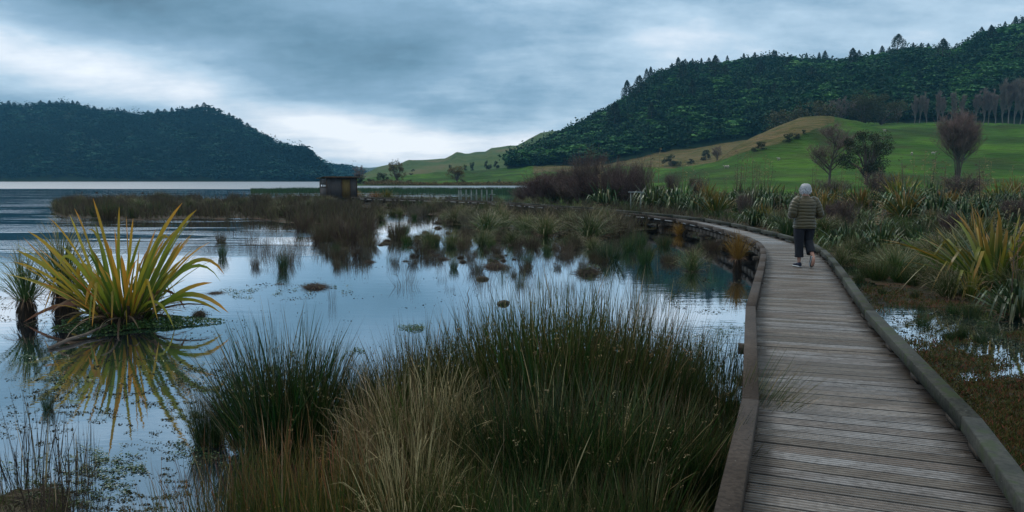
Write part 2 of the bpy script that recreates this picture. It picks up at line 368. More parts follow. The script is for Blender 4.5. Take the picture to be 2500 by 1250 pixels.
mx = nt.nodes.new('ShaderNodeMixShader'); nt.links.new(mth(nt, 'MULTIPLY', mr(lw.outputs['Facing'], .5, 1.0, .30, .92), mth(nt, 'SUBTRACT', 1.0, mth(nt, 'MULTIPLY', far, .75))), mx.inputs[0]); nt.links.new(b.outputs[0], mx.inputs[1]); nt.links.new(gl.outputs[0], mx.inputs[2]); nt.links.new(mx.outputs[0], nt.nodes['Material Output'].inputs[0])
M['water'] = m
g = Geo()
xs = np.array([-6000, -2500, -900, -300, -80, 0, 80, 300, 900, 2500, 6000.]); ys = np.array([-60, 0, 20, 60, 150, 400, 1000, 2500, 6000, 9000.])
XX, YY = np.meshgrid(xs, ys, indexing='ij')
g.add(np.stack([XX, YY, XX*0], -1).reshape(-1, 3), grid_faces(len(xs), len(ys))[:, ::-1])
struct(g.obj('lake_water', M['water']))
g = Geo(); g.add([[-7000, -100, -1.6], [7000, -100, -1.6], [7000, 9500, -1.6], [-7000, 9500, -1.6]], [[0, 1, 2, 3]])
struct(g.obj('lake_bed', M['mud']))

# ------------------------------------------------------------- boardwalk course
Lpx = [(1700, 1560), (1775, 1250), (1834, 972), (1832, 746), (1859, 650), (1866, 615), (1860, 597), (1850, 590), (1819, 575), (1720, 547), (1642, 531), (1538, 520.6), (1460, 513), (1382, 506), (1291, 500), (1200, 493), (1100, 488), (1000, 486), (887, 482.5), (858, 481)]
ZK = .60; ZD = .45
Lw = np.array([G(a, c, ZK)[:2] for a, c in Lpx])
near = Lw[:4]; farp = Lw[3:]
for _ in range(2):                       # round the far polygon a little
    q = [farp[0]]
    for a, c in zip(farp[:-1], farp[1:]): q += [a*.75+c*.25, a*.25+c*.75]
    farp = np.array(q+[farp[-1]])
Lw = np.vstack([near, farp[1:]])
def resample(P, step):
    d = np.r_[0, np.cumsum(np.linalg.norm(np.diff(P, axis=0), axis=1))]
    s = np.arange(0, d[-1], step); return np.stack([np.interp(s, d, P[:, i]) for i in range(2)], 1), s
Ls, sl_ = resample(Lw, .02)
tn = np.gradient(Ls, axis=0)
ker = np.ones(71)/71
tn = np.stack([np.convolve(np.pad(tn[:, i], 35, 'edge'), ker, 'valid') for i in range(2)], 1); tn = unit(tn)
nr = np.stack([tn[:, 1], -tn[:, 0]], 1)
Ls_s = np.stack([np.convolve(np.pad(Ls[:, i], 15, 'reflect', reflect_type='odd'), np.ones(31)/31, 'valid') for i in range(2)], 1)
wd = np.interp(sl_, [0, 6, 14, 22, 90], [1.40, 1.37, 1.28, 1.2, 1.2])
Rs = Ls_s+nr*wd[:, None]
SL = len(Ls)
def on_deck(x, y, pad=.12):
    C = (Ls_s+Rs)/2; d2 = (C[::20, 0, None]-np.ravel(x))**2+(C[::20, 1, None]-np.ravel(y))**2
    return np.sqrt(d2.min(0)) < .66+pad

# ------------------------------------------------------------- ground
def inpoly(px, py, poly):
    ins = np.zeros(px.shape, bool); n = len(poly)
    for i in range(n):
        x1, y1 = poly[i]; x2, y2 = poly[(i+1) % n]
        c = ((y1 > py) != (y2 > py)) & (px < (x2-x1)*(py-y1)/((y2-y1)+1e-12)+x1)
        ins ^= c
    return ins
PM = [(118, 515), (150, 532), (300, 538), (470, 535), (640, 538), (700, 550), (800, 552), (900, 556), (960, 535), (1060, 528), (1120, 550), (1250, 552), (1300, 566), (1400, 572), (1500, 582), (1560, 570), (1620, 552), (1700, 560), (1790, 580), (1830, 580), (1700, 548), (1600, 528), (1400, 509), (1290, 500), (1200, 494), (1100, 489), (1000, 487), (887, 484), (800, 481), (600, 480), (300, 485), (160, 492)]
PR = [(1290, 499), (1400, 506), (1540, 518), (1720, 544), (1850, 566), (1930, 590), (1990, 612), (2030, 655), (2075, 700), (2200, 720), (2330, 715), (2420, 760), (2330, 860), (2260, 900), (2290, 960), (2420, 1060), (2560, 1260), (2620, 1500), (3600, 1500), (3600, 480), (1290, 480)]
PF = [(470, 1560), (560, 1260), (570, 1150), (610, 1080), (700, 1065), (860, 1060), (900, 1010), (1100, 960), (1400, 930), (1600, 930), (1740, 950), (1810, 1010), (1790, 1100), (1740, 1300), (1700, 1560)]
PL = [(-300, 1560), (-300, 1240), (0, 1200), (60, 1190), (150, 1200), (180, 1240), (120, 1290), (150, 1560)]
def pxpy(x, y):                         # where the plane z=0 is seen
    f_ = np.array([0, cos(TH), -sin(TH)]); u_ = np.array([0, sin(TH), cos(TH)])
    dep = y*f_[1]+(-HC)*f_[2]; v = y*u_[1]+(-HC)*u_[2]
    return 1250+F*x/dep, 625-F*v/dep
def landmask(x, y):
    px, py = pxpy(x, y)
    w1 = (fbm(px/60., py/22., 3, 5)-.5)
    qx = px+w1*60; qy = py+w1*16*np.clip((py-440)/120., .4, 3)
    mM = inpoly(qx, qy, PM); mR = inpoly(qx, qy, PR); mF = inpoly(qx, qy, PF) | inpoly(qx, qy, PL)
    return mM, mR, mF
def gh(x, y):
    x = np.asarray(x, float); y = np.asarray(y, float)
    mM, mR, mF = landmask(x, y); px, py = pxpy(x, y)
    h = np.full(x.shape, -.30)
    n = fbm(x/2.2, y/2.2, 4, 11); n2 = fbm(x/.5, y/.5, 3, 23)
    pond = (px > 880) & (px < 1300) & (py > 506)
    h = np.where(mM, .03+.10*(n-.38)+np.where(pond, -.045, 0), h)
    h = np.where(mR, .05+.16*(n-.30)+.04*(n2-.5), h)
    wetR = (px > 2010) & (py > 640) & (py < 940)          # the half-drowned flat by the right kerb
    h = np.where(wetR & (x > 4.), -.004+.13*(n-.5)+.10*(n2-.5), h)
    h = np.where(mF, .04+.10*(n-.4)+.03*(n2-.5), h)
    return h
pxs = np.linspace(-500, 3600, 420); pys = np.concatenate([np.linspace(1560, 700, 130), np.linspace(696, 520, 75), np.linspace(518.5, 487, 22)])
PX, PY = np.meshgrid(pxs, pys, indexing='ij')
tt = HC/(np.sin(TH)-(625-PY)/F*np.cos(TH)); GX = (PX-1250)/F*tt; GY = (cos(TH)+(625-PY)/F*sin(TH))*tt
H = gh(GX, GY)
for _ in range(2):
    Hp = np.pad(H, 1, 'edge'); H = (Hp[1:-1, 1:-1]*2+Hp[:-2, 1:-1]+Hp[2:, 1:-1]+Hp[1:-1, :-2]+Hp[1:-1, 2:])/6
H += (fbm(GX/.12, GY/.12, 2, 3)-.5)*.02
m, nt, b = nodes('marsh_ground')
n1 = noise(nt, 1.3, 6); n2 = noise(nt, 9, 6); n3 = noise(nt, 45, 4)
c = ramp(nt, n1, [(.30, (.014, .013, .008)), (.44, (.022, .028, .008)), (.52, (.04, .028, .012)), (.60, (.065, .026, .012)), (.72, (.022, .032, .007))])
c2 = ramp(nt, n2, [(.3, (.35, .35, .35)), (.7, (1.5, 1.5, 1.5))]); c = mix(nt, 1.0, c, c2, 'MULTIPLY')
c = mix(nt, mth(nt, 'MULTIPLY', n3, .35), c, (.02, .014, .01)); nt.links.new(c, b.inputs['Base Color'])
nt.links.new(ramp(nt, n2, [(.4, (.55, .55, .55)), (.6, (.95, .95, .95))]), b.inputs['Roughness']); b.inputs['Specular IOR Level'].default_value = .15; bump(nt, b, n3, .9, .03)
M['ground'] = m
g = Geo(); g.add(np.stack([GX, GY, H], -1).reshape(-1, 3), grid_faces(len(pxs), len(pys))[:, ::-1])
struct(g.obj('ground', M['ground'], smooth=True))
def zg(x, y): return float(gh(np.array([x]), np.array([y]))[0])
def gpt(px, py):
    p = G(px, py); z = zg(p[0], p[1]); return np.array([p[0], p[1], max(z, -.02)-.02])

# ------------------------------------------------------------- pasture and hills
def lerpcols(cols, table, px):
    """table rows of values at cols, smooth in px"""
    cols = np.array(cols, float); out = []
    for row in table:
        out.append(np.interp(px, cols, row))
    return np.array(out)
pc = [850, 900, 1100, 1290, 1330, 1450, 1600, 1640, 1700, 1750, 1800, 1850, 1900, 1940, 1975, 2010, 2060, 2150, 2300, 2500, 2800, 3400]
Yr = [52, 70, 110, 160, 225, 258, 266, 300, 340, 390, 430]
# values: image row at which the surface at that distance is seen (None -> z value given below)
Zt = np.zeros((len(Yr), len(pc)))
def zf(py, Y): return D(1250, py, Y)[2]
sky_k = dict(zip(pc, [0]*len(pc)))
knoll = np.interp(pc, [1600, 1640, 1700, 1750, 1800, 1850, 1900, 1940, 1975, 2010, 2060, 2100, 2200, 2300, 2500, 3400], [428, 416, 402, 388, 350, 327, 305, 290, 284, 288, 304, 311, 309, 306, 306, 306])
fb = np.interp(pc, [850, 1100, 1240, 1300, 1380, 1450, 1500, 1600, 1750, 1850, 1900, 1975, 2100, 3400], [441, 424, 408, 408, 406, 401, 396, 378, 352, 340, 330, 318, 303, 300])
for j, x in enumerate(pc):
    left = x < 1300; plateau = x >= 2060
    for i, Y in enumerate(Yr):
        if left:
            z = {52: -1.2, 70: -1.2, 110: -1.2, 160: -1.2, 225: -1.2, 258: -.25, 266: .35}.get(Y)
            if z is None: z = zf(np.interp(Y, [266, 390, 430], [451, fb[j], fb[j]-1]), Y)
        else:
            k = max(0, min(1, (x-1600)/250.))
            if Y <= 70: z = .12+.1*k*(Y > 60)
            elif Y == 110: z = zf(np.interp(k, [0, 1], [458, 446]), 110)
            elif Y == 160: z = zf(np.interp(k, [0, 1], [446, 410]) if x < 2060 else 385, 160)
            elif Y == 225: z = zf(knoll[j] if x >= 1600 else np.interp(x, [1300, 1600], [446, 428]), 225)
            else:
                zk = zf(knoll[j] if x >= 1600 else 440, 225); zb = zf(fb[j], 390)
                if x >= 1600 and x < 2060:
                    z = np.interp(Y, [225, 258, 266, 300, 340, 390, 430], [zk, zk*.86, zk*.8, max(zk*.55, zf(fb[j]+28, 300)-3), zf(fb[j]+18, 340), zb, zb+8])
                elif plateau: z = np.interp(Y, [225, 300, 340, 430], [zk, zf(305, 300)-.5, zf(303, 340)-.3, zf(300, 430)])
                else: z = np.interp(Y, [225, 300, 390, 430], [zf(np.interp(x, [1300, 1600], [446, 428]), 225), zf(fb[j]+22, 300), zb, zb+4])
        Zt[i, j] = z
def pasture_z(px, Y):
    px = np.asarray(px, float); Y = np.asarray(Y, float)
    A = np.array([np.interp(px, pc, Zt[i]) for i in range(len(Yr))])     # rows at px
    # smooth (Catmull) along Y through pchip-like cosine
    idx = np.clip(np.searchsorted(Yr, Y)-1, 0, len(Yr)-2); y0 = np.array(Yr)[idx]; y1 = np.array(Yr)[idx+1]
    s = np.clip((Y-y0)/(y1-y0), 0, 1)
    flat = A.reshape(len(Yr), -1); cidx = np.arange(flat.shape[1]).reshape(px.shape)
    a = flat[idx, cidx]; c = flat[idx+1, cidx]
    p0 = flat[np.maximum(idx-1, 0), cidx]; p3 = flat[np.minimum(idx+2, len(Yr)-1), cidx]
    ym = np.array(Yr)[np.maximum(idx-1, 0)]; yp = np.array(Yr)[np.minimum(idx+2, len(Yr)-1)]
    m0 = (c-p0)/(y1-ym)*(y1-y0); m1 = (p3-a)/(yp-y0)*(y1-y0)
    sg = (c-a); m0 = np.where(np.sign(m0) == np.sign(sg), np.sign(sg)*np.minimum(abs(m0), 2.5*abs(sg)), 0); m1 = np.where(np.sign(m1) == np.sign(sg), np.sign(sg)*np.minimum(abs(m1), 2.5*abs(sg)), 0)
    h = (2*s**3-3*s**2+1)*a+(s**3-2*s**2+s)*m0+(-2*s**3+3*s**2)*c+(s**3-s**2)*m1
    return h
def colx(px, Y, z): return (px-1250)/F*(Y*cos(TH)-(z-HC)*sin(TH))
def pasture(px, Y):
    z = pasture_z(px, Y); x = colx(np.asarray(px, float), Y, z)
    nn = (fbm(x/25., np.asarray(Y)/25., 4, 31)-.5)*np.clip((np.asarray(Y)-80)/120., 0, 1)*4.2*(z > .3)+(fbm(x/7., np.asarray(Y)/9., 3, 37)-.5)*np.clip((np.asarray(Y)-90)/120., 0, 1)*1.3*(z > .3)
    return x, z+nn
pxs = np.linspace(850, 3400, 320); Ys = np.concatenate([np.linspace(52, 160, 40), np.linspace(163, 300, 60), np.linspace(303, 430, 36)])
PX, PY = np.meshgrid(pxs, Ys, indexing='ij'); x, z = pasture(PX, PY)
seen = 438.5-(z-HC)/PY*F*1.0
bound = np.interp(PX, [1500, 1640, 1740, 1830, 1900, 1980, 2040, 2060], [405, 412, 398, 368, 350, 322, 300, 0])
dry = np.where((seen < bound) & (PX > 1430) & (PX < 2060) & (PY > 150), 1.0, 0.0)
dry = np.where((PX > 1300) & (PX < 1640) & (PY > 330), 1., dry)
k2 = np.ones((3, 3))
for _ in range(2):
    q = np.pad(dry, 1, 'edge'); dry = (q[1:-1, 1:-1]*2+q[:-2, 1:-1]+q[2:, 1:-1]+q[1:-1, :-2]+q[1:-1, 2:])/6
m, nt, b = nodes('pasture')
n1 = noise(nt, .045, 6); n2 = noise(nt, .6, 6); v = nt.nodes.new('ShaderNodeNewGeometry').outputs['Position']
n3 = noise(nt, 1, 5, scaled(nt, v, (.05, .3, .6)))
gr = ramp(nt, n1, [(.36, (.020, .050, .008)), (.5, (.034, .10, .010)), (.64, (.075, .175, .016))])
n5 = noise(nt, .11, 5); gr = mix(nt, mth(nt, 'MULTIPLY', ramp(nt, n5, [(.5, (0, 0, 0)), (.66, (1, 1, 1))]), .6), gr, (.05, .065, .018))
gr = mix(nt, mth(nt, 'MULTIPLY', n2, .35), gr, (.02, .045, .008))
br_ = ramp(nt, n3, [(.35, (.075, .08, .022)), (.5, (.14, .11, .045)), (.65, (.18, .12, .06))])
br_ = mix(nt, mth(nt, 'MULTIPLY', n2, .4), br_, (.04, .055, .015))
dd = mth(nt, 'ADD', attr(nt, 't'), mth(nt, 'MULTIPLY', mth(nt, 'SUBTRACT', n2, .5), .6))
dm = N(nt, 'ShaderNodeMapRange'); nt.links.new(dd, dm.inputs[0]); dm.inputs[1].default_value = .35; dm.inputs[2].default_value = .65
c = mix(nt, dm.outputs[0], gr, br_)
n4 = noise(nt, 1, 6, scaled(nt, v, (.25, .25, 2.6)), .6)       # sheep tracks along the contour
c = mix(nt, mth(nt, 'MULTIPLY', ramp(nt, n4, [(.48, (0, 0, 0)), (.6, (1, 1, 1))]), .45), c, (.035, .05, .012))
nt.links.new(c, b.inputs['Base Color']); b.inputs['Roughness'].default_value = .95; b.inputs['Specular IOR Level'].default_value = .1
bump(nt, b, mth(nt, 'ADD', n2, mth(nt, 'MULTIPLY', n4, 2)), 1.0, .6)
M['pasture'] = m
g = Geo(); g.add(np.stack([x, PY, z], -1).reshape(-1, 3), grid_faces(len(pxs), len(Ys))[:, ::-1], dry.ravel())
struct(g.obj('pasture', M['pasture'], smooth=True))

class Hill:
    """a land form given by its foot and crest (distance and image row) along the view's width"""
    def __init__(s, fx, fY, fy, rx, rY, ry, amp, sc, pw=1.0, seed=0, back=.5):
        s.a = (fx, fY, fy, rx, rY, ry); s.amp = amp; s.sc = sc; s.pw = pw; s.seed = seed; s.back = back
    def at(s, px, u):
        fx, fY, fy, rx, rY, ry = s.a; px = np.asarray(px, float); u = np.asarray(u, float)
        Yf = np.interp(px, fx, fY); yf = np.interp(px, fx, fy); Yc = np.interp(px, rx, rY); yc = np.interp(px, rx, ry)
        sl = lambda y: np.tan(np.arctan((625-y)/F)-TH)
        zf_ = HC+sl(yf)*Yf; zc_ = HC+sl(yc)*Yc
        uu = np.clip(u, 0, 1)
        Y = Yf+(Yc-Yf)*u
        z = zf_+(zc_-zf_)*(uu**s.pw*.65+.35*np.sin(uu*pi/2))
        z = z-np.where(u > 1, (u-1)**1.2*(zc_-zf_)*s.back, 0)
        nn = fbm(px/s.sc+3, u*3.1+px/s.sc*.3, 5, s.seed)-.5
        z = z+nn*s.amp*np.sin(np.clip(u, 0, 1)*pi)**.7
        x = colx(px, Y, z); return x, Y, z
    def mesh(s, name, mat, px0, px1, nu, nv, umax=1.6, u0=-.06):
        P, U = np.meshgrid(np.linspace(px0, px1, nu), np.linspace(u0, umax, nv), indexing='ij')
        x, Y, z = s.at(P, U); z = np.where(U < 0, z-3+U*20, z)
        g = Geo(); g.add(np.stack([x, Y, z], -1).reshape(-1, 3), grid_faces(nu, nv)[:, ::-1])
        return struct(g.obj(name, mat, smooth=True))
# left hill across the lake
h1 = Hill([-700, 700, 790, 810], [780, 780, 780, 790], [443.6]*3+[443.5],
          [-700, -300, 0, 45, 60, 75, 120, 190, 215, 300, 350, 400, 425, 470, 500, 520, 570, 600, 640, 680, 740, 762, 778, 788, 812],
          [1150, 1120, 1080, 1070, 1070, 1070, 1080, 1080, 1070, 1060, 1060, 1050, 1050, 1050, 1050, 1040, 1020, 1000, 980, 950, 900, 880, 860, 850, 840],
          [270, 262, 264, 266, 273, 266, 259, 264, 276, 283, 289, 285, 281, 276, 268, 276, 298, 318, 338, 364, 374, 388, 404, 420, 441], 34, 130, 1.0, 3)
h1.mesh('far_shore_hill', plain('forest_floor', [(.3, (.010, .024, .012)), (.7, (.022, .05, .02))], .05, .95, 0), -700, 812, 200, 60)
h1b = Hill([700, 790, 905], [1150, 1150, 1150], [443, 443, 443.], [700, 790, 830, 870, 900, 912], [1330]*6, [402, 406, 414, 423, 437, 443], 6, 60, 1, 9)
h1b.mesh('far_headland', bpy.data.materials['forest_floor'], 700, 912, 60, 20)
hm = Hill([700, 1100], [1550, 1550], [442, 442], [700, 760, 850, 900, 960, 1100], [1780]*6, [398, 402, 405, 409, 404, 400], 20, 60, 1, 19)
hm.mesh('distant_mountains', plain('distant_slope', [(.4, (.03, .06, .04)), (.6, (.08, .1, .06))], .01, .95, 0), 700, 1100, 60, 16)
h2 = Hill([880, 905, 1100, 1300, 1420], [430, 430, 440, 440, 430], [438, 437, 427, 408, 404],
          [880, 905, 922, 950, 975, 1000, 1030, 1085, 1100, 1115, 1135, 1160, 1185, 1200, 1240, 1262, 1290, 1320, 1345, 1380, 1405, 1440], [640, 640, 650, 660, 670, 680, 700, 710, 710, 710, 720, 730, 740, 740, 750, 750, 760, 760, 760, 760, 750, 750],
          [428, 417, 407, 401, 402, 391, 390, 387.5, 381, 372.5, 377.5, 371, 370, 361, 357, 357, 340, 325, 321, 322, 327, 345], 7, 45, .8, 14)
m2, nt, b = nodes('hill_grass')
n1 = noise(nt, .012, 5); v = nt.nodes.new('ShaderNodeNewGeometry').outputs['Position']; n3 = noise(nt, 1, 6, scaled(nt, v, (.03, .012, .1)), .65); n2 = noise(nt, .3, 5)
c = ramp(nt, n3, [(.36, (.035, .075, .022)), (.5, (.065, .105, .032)), (.6, (.11, .105, .045))]); c = mix(nt, mth(nt, 'MULTIPLY', n2, .35), c, (.03, .05, .02))
nt.links.new(c, b.inputs['Base Color']); b.inputs['Roughness'].default_value = .95; b.inputs['Specular IOR Level'].default_value = .1; bump(nt, b, n3, 1., 4.)
h2.mesh('grassy_hill', m2, 880, 1440, 160, 50)
# forested hill on the right
h3 = Hill([1238, 1300, 1380, 1450, 1500, 1600, 1750, 1850, 1900, 1975, 2060, 2100, 3400], [392, 388, 388, 388, 388, 388, 386, 384, 370, 345, 336, 334, 330],
          [410, 409, 407, 402, 397, 379, 353, 341, 332, 318, 306, 303, 301],
          [1238, 1262, 1300, 1340, 1380, 1420, 1450, 1500, 1530, 1570, 1600, 1650, 1700, 1750, 1820, 1890, 1960, 2040, 2100, 2150, 2230, 2290, 2330, 2370, 2400, 2450, 2500, 2700, 3400],
          [430, 450, 470, 490, 510, 520, 530, 545, 550, 560, 565, 575, 580, 585, 590, 590, 590, 590, 590, 585, 580, 575, 570, 565, 560, 555, 550, 540, 520],
          [405, 388, 373, 355, 334, 316, 294, 270, 248, 214, 196, 178, 168, 165, 156, 152, 156, 163, 152, 147, 132, 134, 141, 120, 104, 84, 68, 22, -26], 16, 150, .9, 41, .3)
h3.mesh('forested_hill', bpy.data.materials['forest_floor'], 1238, 3400, 260, 60, 1.5)

# fern and scrub canopy: one mass per hillside
def canopy(hill, px0, px1, n, size, seed, mat, name, label, dens=None, umax=1.08, fern=.6, u0=0.014, nf=9):
    rng = rs(seed); px = rng.uniform(px0, px1, n); u = u0+(umax-u0)*rng.uniform(0, 1, n)
    x, Y, z = hill.at(px, u)
    S = size*rng.uniform(.6, 1.35, n)*np.where(rng.uniform(0, 1, n) < .12, 1.5, 1)
    patchn = fbm(px/45., u*7, 3, seed+2)
    isf = rng.uniform(0, 1, n) < np.clip(fern+(patchn-.5)*4.5, .03, .93)
    g = Geo()
    # tree ferns: umbrella of arching fronds
    i = np.where(isf)[0]; k = nf
    a = rng.uniform(0, 2*pi, (len(i), k))
    base = np.repeat(np.stack([x[i], Y[i], z[i]+S[i]*.75], 1), k, 0)
    d = np.stack([np.cos(a).ravel(), np.sin(a).ravel(), rng.uniform(.15, .6, a.size)], 1)
    Ln = np.repeat(S[i]*.72, k)*rng.uniform(.8, 1.1, a.size)
    g2 = Geo(); blades(g2, base, d, Ln, Ln*.34, .95, 3, rng, fold=.15, sway=.08, wbase=.8)
    rr = np.clip(.46+1.3*(np.repeat(patchn[i], k)-.55)+rng.normal(0, .05, a.size)+np.repeat(rng.uniform(-.22, .2, len(i)), k), 0, 1)
    g.add(g2.v[0], g2.f4[0], g2.t[0], np.repeat(rr, 12))
    # broadleaf bushes: lumps of leaf-like cards
    S = S*np.where(rng.uniform(0, 1, n) < .3, 1.9, 1.05)
    i = np.where(~isf)[0]; k = nf*3
    dirs = unit(rng.normal(0, 1, (len(i)*k, 3))); dirs[:, 2] = abs(dirs[:, 2])
    rad = np.repeat(S[i]*.55, k)*rng.uniform(.6, 1.05, len(dirs))
    C = np.repeat(np.stack([x[i], Y[i], z[i]+S[i]*.25], 1), k, 0)+dirs*rad[:, None]*np.array([1, 1, 1.05])
    rr = np.clip(np.repeat(rng.uniform(.0, .45, len(i))*rng.uniform(.3, 1, len(i)), k)+rng.normal(0, .05, len(dirs)), 0, 1)
    cards(g, C, np.repeat(np.minimum(S[i], 6.), k)*.15, rng, flat=.3, r=rr, asp=.7)
    return stuff(g.obj(name, mat), label, 'forest')
canopy(h3, 1240, 2850, 36000, 3.2, 5, M['forest'], 'forest_canopy', 'green tree fern and scrub canopy covering the steep hill on the right')
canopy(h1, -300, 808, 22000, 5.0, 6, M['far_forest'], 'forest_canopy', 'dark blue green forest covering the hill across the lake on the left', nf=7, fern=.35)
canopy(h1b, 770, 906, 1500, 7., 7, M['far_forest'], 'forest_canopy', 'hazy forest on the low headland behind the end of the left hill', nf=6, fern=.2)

# ------------------------------------------------------------- trees
def conifer(rng, name, H=1.0, n=900, slim=.3, lumps=True):
    """unit-height tree; crown is a ragged cone of small cards"""
    root = empty(name); g = Geo(); tube(g, [(0, 0, 0), (.005, 0, .4), (0, .004, .93)], [.022, .016, .004], 6); g.obj('trunk', M['bark'], root)
    s = rng.uniform(0, 1, n)**.85; zc = .12+.86*s
    tier = .75+.25*np.sin(s*26+rng.uniform(0, 6))
    R = slim*(1-s**2.4)**.7*(.82+.18*tier)+.012
    a = rng.uniform(0, 2*pi, n); rr = R*np.sqrt(rng.uniform(.15, 1, n))*(1+.25*np.sin(a*3+s*9+rng.uniform(0, 6)))
    C = np.stack([rr*np.cos(a), rr*np.sin(a), zc-rr*.25+rng.normal(0, .012, n)], 1)
    g = Geo(); cards(g, C, rng.uniform(.016, .036, n), rng, flat=.2, asp=.6); g.obj('crown', M['conifer'], root)
    return root
def leafy(rng, name, mat, n=2600, lumps=16, spread=.42, low=.25, size=(.018, .034), trunk='bark', sq=.8, bare=0):
    """unit-height broadleaf: limbs reaching into clumps of small leaf cards"""
    root = empty(name); g = Geo()
    tube(g, [(0, 0, -.02), (.01, 0, low*.6), (0, .01, low+.15)], [.038, .03, .022], 7)
    L = []
    for i in range(lumps):
        a = i*2.4+rng.uniform(-.4, .4); s = rng.uniform(0, 1); zz = low+.08+(1-low-.2)*s
        r = spread*sq*sqrt(max(.05, 1-((s-.35)/.75)**2))*rng.uniform(.3, 1.05)
        c = np.array([r*cos(a), r*sin(a), zz]); L.append((c, rng.uniform(.09, .22)*(spread/.42)))
        tube(g, [(0, 0, low*rng.uniform(.5, 1)), c*np.array([.45, .45, .7])+np.array([0, 0, .02]), c], [.018, .012, .004], 5, cap=False)
    g.obj('trunk', M[trunk], root)
    g = Geo(); per = n//lumps
    for c, r in L:
        d = unit(rng.normal(0, 1, (per, 3))); q = c+d*(r*rng.uniform(.35, 1.05, per)**.6)[:, None]*np.array([1, 1, .75])
        q[:, 2] = np.maximum(q[:, 2], low*.5)
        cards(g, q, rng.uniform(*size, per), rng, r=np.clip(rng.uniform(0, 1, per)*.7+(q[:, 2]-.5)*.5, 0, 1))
    g.obj('crown', mat, root)
    return root
def bare(rng, name, tw, bark, levels=4, kids=(7, 6, 6), spread=.55, upright=.5, multi=1, trunk_h=.35, r0=.028, twigs=7, tl=.055, wt=.0035):
    root = empty(name); g = Geo(); ends = []
    def grow(p, d, L, r, lv):
        n = 5; pts = [p]; dd = d.copy()
        for i in range(n-1):
            dd = unit(dd+rng.normal(0, .09, 3)+np.array([0, 0, upright*.10])); pts.append(pts[-1]+dd*L/(n-1))
        pts = np.array(pts)
        tube(g, pts, np.linspace(r, r*.35, n), 6 if lv < 2 else 3, cap=False)
        if lv >= levels-1: ends.append((pts, L)); return
        for i in range(kids[min(lv, len(kids)-1)]):
            s = rng.uniform(.3 if lv else trunk_h, 1.0); q = np.array([np.interp(s*(n-1), range(n), pts[:, j]) for j in range(3)])
            a = rng.uniform(0, 2*pi); h = np.array([cos(a), sin(a), 0]); nd = unit(dd*(1-spread)+h*spread*rng.uniform(.7, 1.3)+np.array([0, 0, upright*.6]))
            grow(q, nd, L*rng.uniform(.42, .62)*(1.15-.4*s), r*.42, lv+1)
        ends.append((pts[2:], L*.5))
    for k in range(multi):
        a = 2*pi*k/multi+.3; tilt = 0 if multi == 1 else rng.uniform(.03, .2)
        grow(np.array([cos(a), sin(a), 0])*.02*(multi > 1), unit(np.array([cos(a)*tilt, sin(a)*tilt, 1])), rng.uniform(.5, .72) if multi > 1 else .62, r0, 0)
    g.obj('trunk', M[bark], root)
    g2 = Geo(); B = []; Dd = []; LL = []
    for pts, L in ends:
        for i in range(twigs):
            k = rng.randint(0, len(pts)-1); s = rng.uniform(); q = pts[k]*(1-s)+pts[k+1]*s
            B.append(q); Dd.append(unit(pts[-1]-pts[0])+rng.normal(0, .5, 3)+np.array([0, 0, upright*.5])); LL.append(tl*rng.uniform(.5, 1.5))
    blades(g2, np.array(B), np.array(Dd), np.array(LL), wt, .05, 2, rng, sway=.2)
    g2.obj('crown', M[tw], root)
    return root

con = [conifer(rs(60+i), 'conifer_tree', n=1400 if i else 2000, slim=[.30, .24, .36, .20][i]) for i in range(4)]
def on_hill(hill, px, u=1.0):
    x, Y, z = hill.at(np.array([px]), np.array([u])); return np.array([x[0], Y[0], z[0]])
ridge = [(1530, 200, 1.15, 0, 'tall broad conifer standing at the cliff end of the forested ridge'), (1543, 232, .8, 2, 'shorter conifer just right of the broad one at the cliff end'),
 (1578, 172, .62, 1, 'pointed conifer of a close pair on the rising left part of the ridge'), (1588, 167, .7, 3, 'slim spire beside the pointed conifer on the rising ridge'),
 (1655, 144, .75, 0, 'dark conifer rising highest above the left shoulder of the ridge'), (1672, 148, .62, 2, 'conifer close right of the highest one on the left shoulder'),
 (1640, 165, .4, 1, 'small spire just left of the highest conifer on the left shoulder'), (1690, 152, .45, 1, 'low pointed conifer past the left shoulder group'), (1712, 150, .42, 3, 'thin spire alone between the left shoulder group and mid ridge'),
 (1730, 149, .5, 2, 'rounded conifer on the crest left of the middle of the ridge'), (1775, 146, .38, 1, 'tiny spire on the smooth part of the crest'),
 (1815, 134, .42, 3, 'thin dead topped spire on the mid ridge'), (1842, 132, .5, 0, 'conical conifer on the mid ridge'), (1888, 126, .6, 2, 'stout conifer at the top of the mid ridge hump'), (1893, 128, .5, 0, 'conifer leaning against the stout one on the mid ridge hump'),
 (1968, 137, .5, 1, 'pointed conifer in the dip right of the mid ridge hump'), (1999, 132, .45, 3, 'left spire of the pair in the ridge dip'), (2013, 128, .55, 0, 'right spire of the pair in the ridge dip'),
 (2096, 127, .75, 2, 'big conifer left of the second ridge hump'), (2128, 124, .6, 3, 'thin tree between the big conifers of the second hump'), (2152, 116, .75, 0, 'tallest conifer of the second ridge hump'),
 (2170, 122, .5, 1, 'small conifer right of the tallest of the second hump'), (2228, 117, .45, 3, 'thin spire before the right saddle of the ridge'), (2248, 112, .5, 2, 'conical tree before the right saddle'),
 (2265, 113, .55, 0, 'last conical tree before the right saddle'), (2330, 118, .5, 1, 'conifer in the right saddle of the ridge'), (2362, 102, .45, 3, 'spire starting the steep right rise'), (2400, 87, .6, 0, 'conifer midway up the steep right rise'),
 (2418, 65, .7, 2, 'dark conifer under the right summit'), (2452, 60, .65, 1, 'pointed tree below the topmost conifers at right'), (2478, 44, .75, 0, 'topmost conifer near the right edge of the picture'), (2495, 52, .6, 3, 'conifer at the very right edge on the summit')]
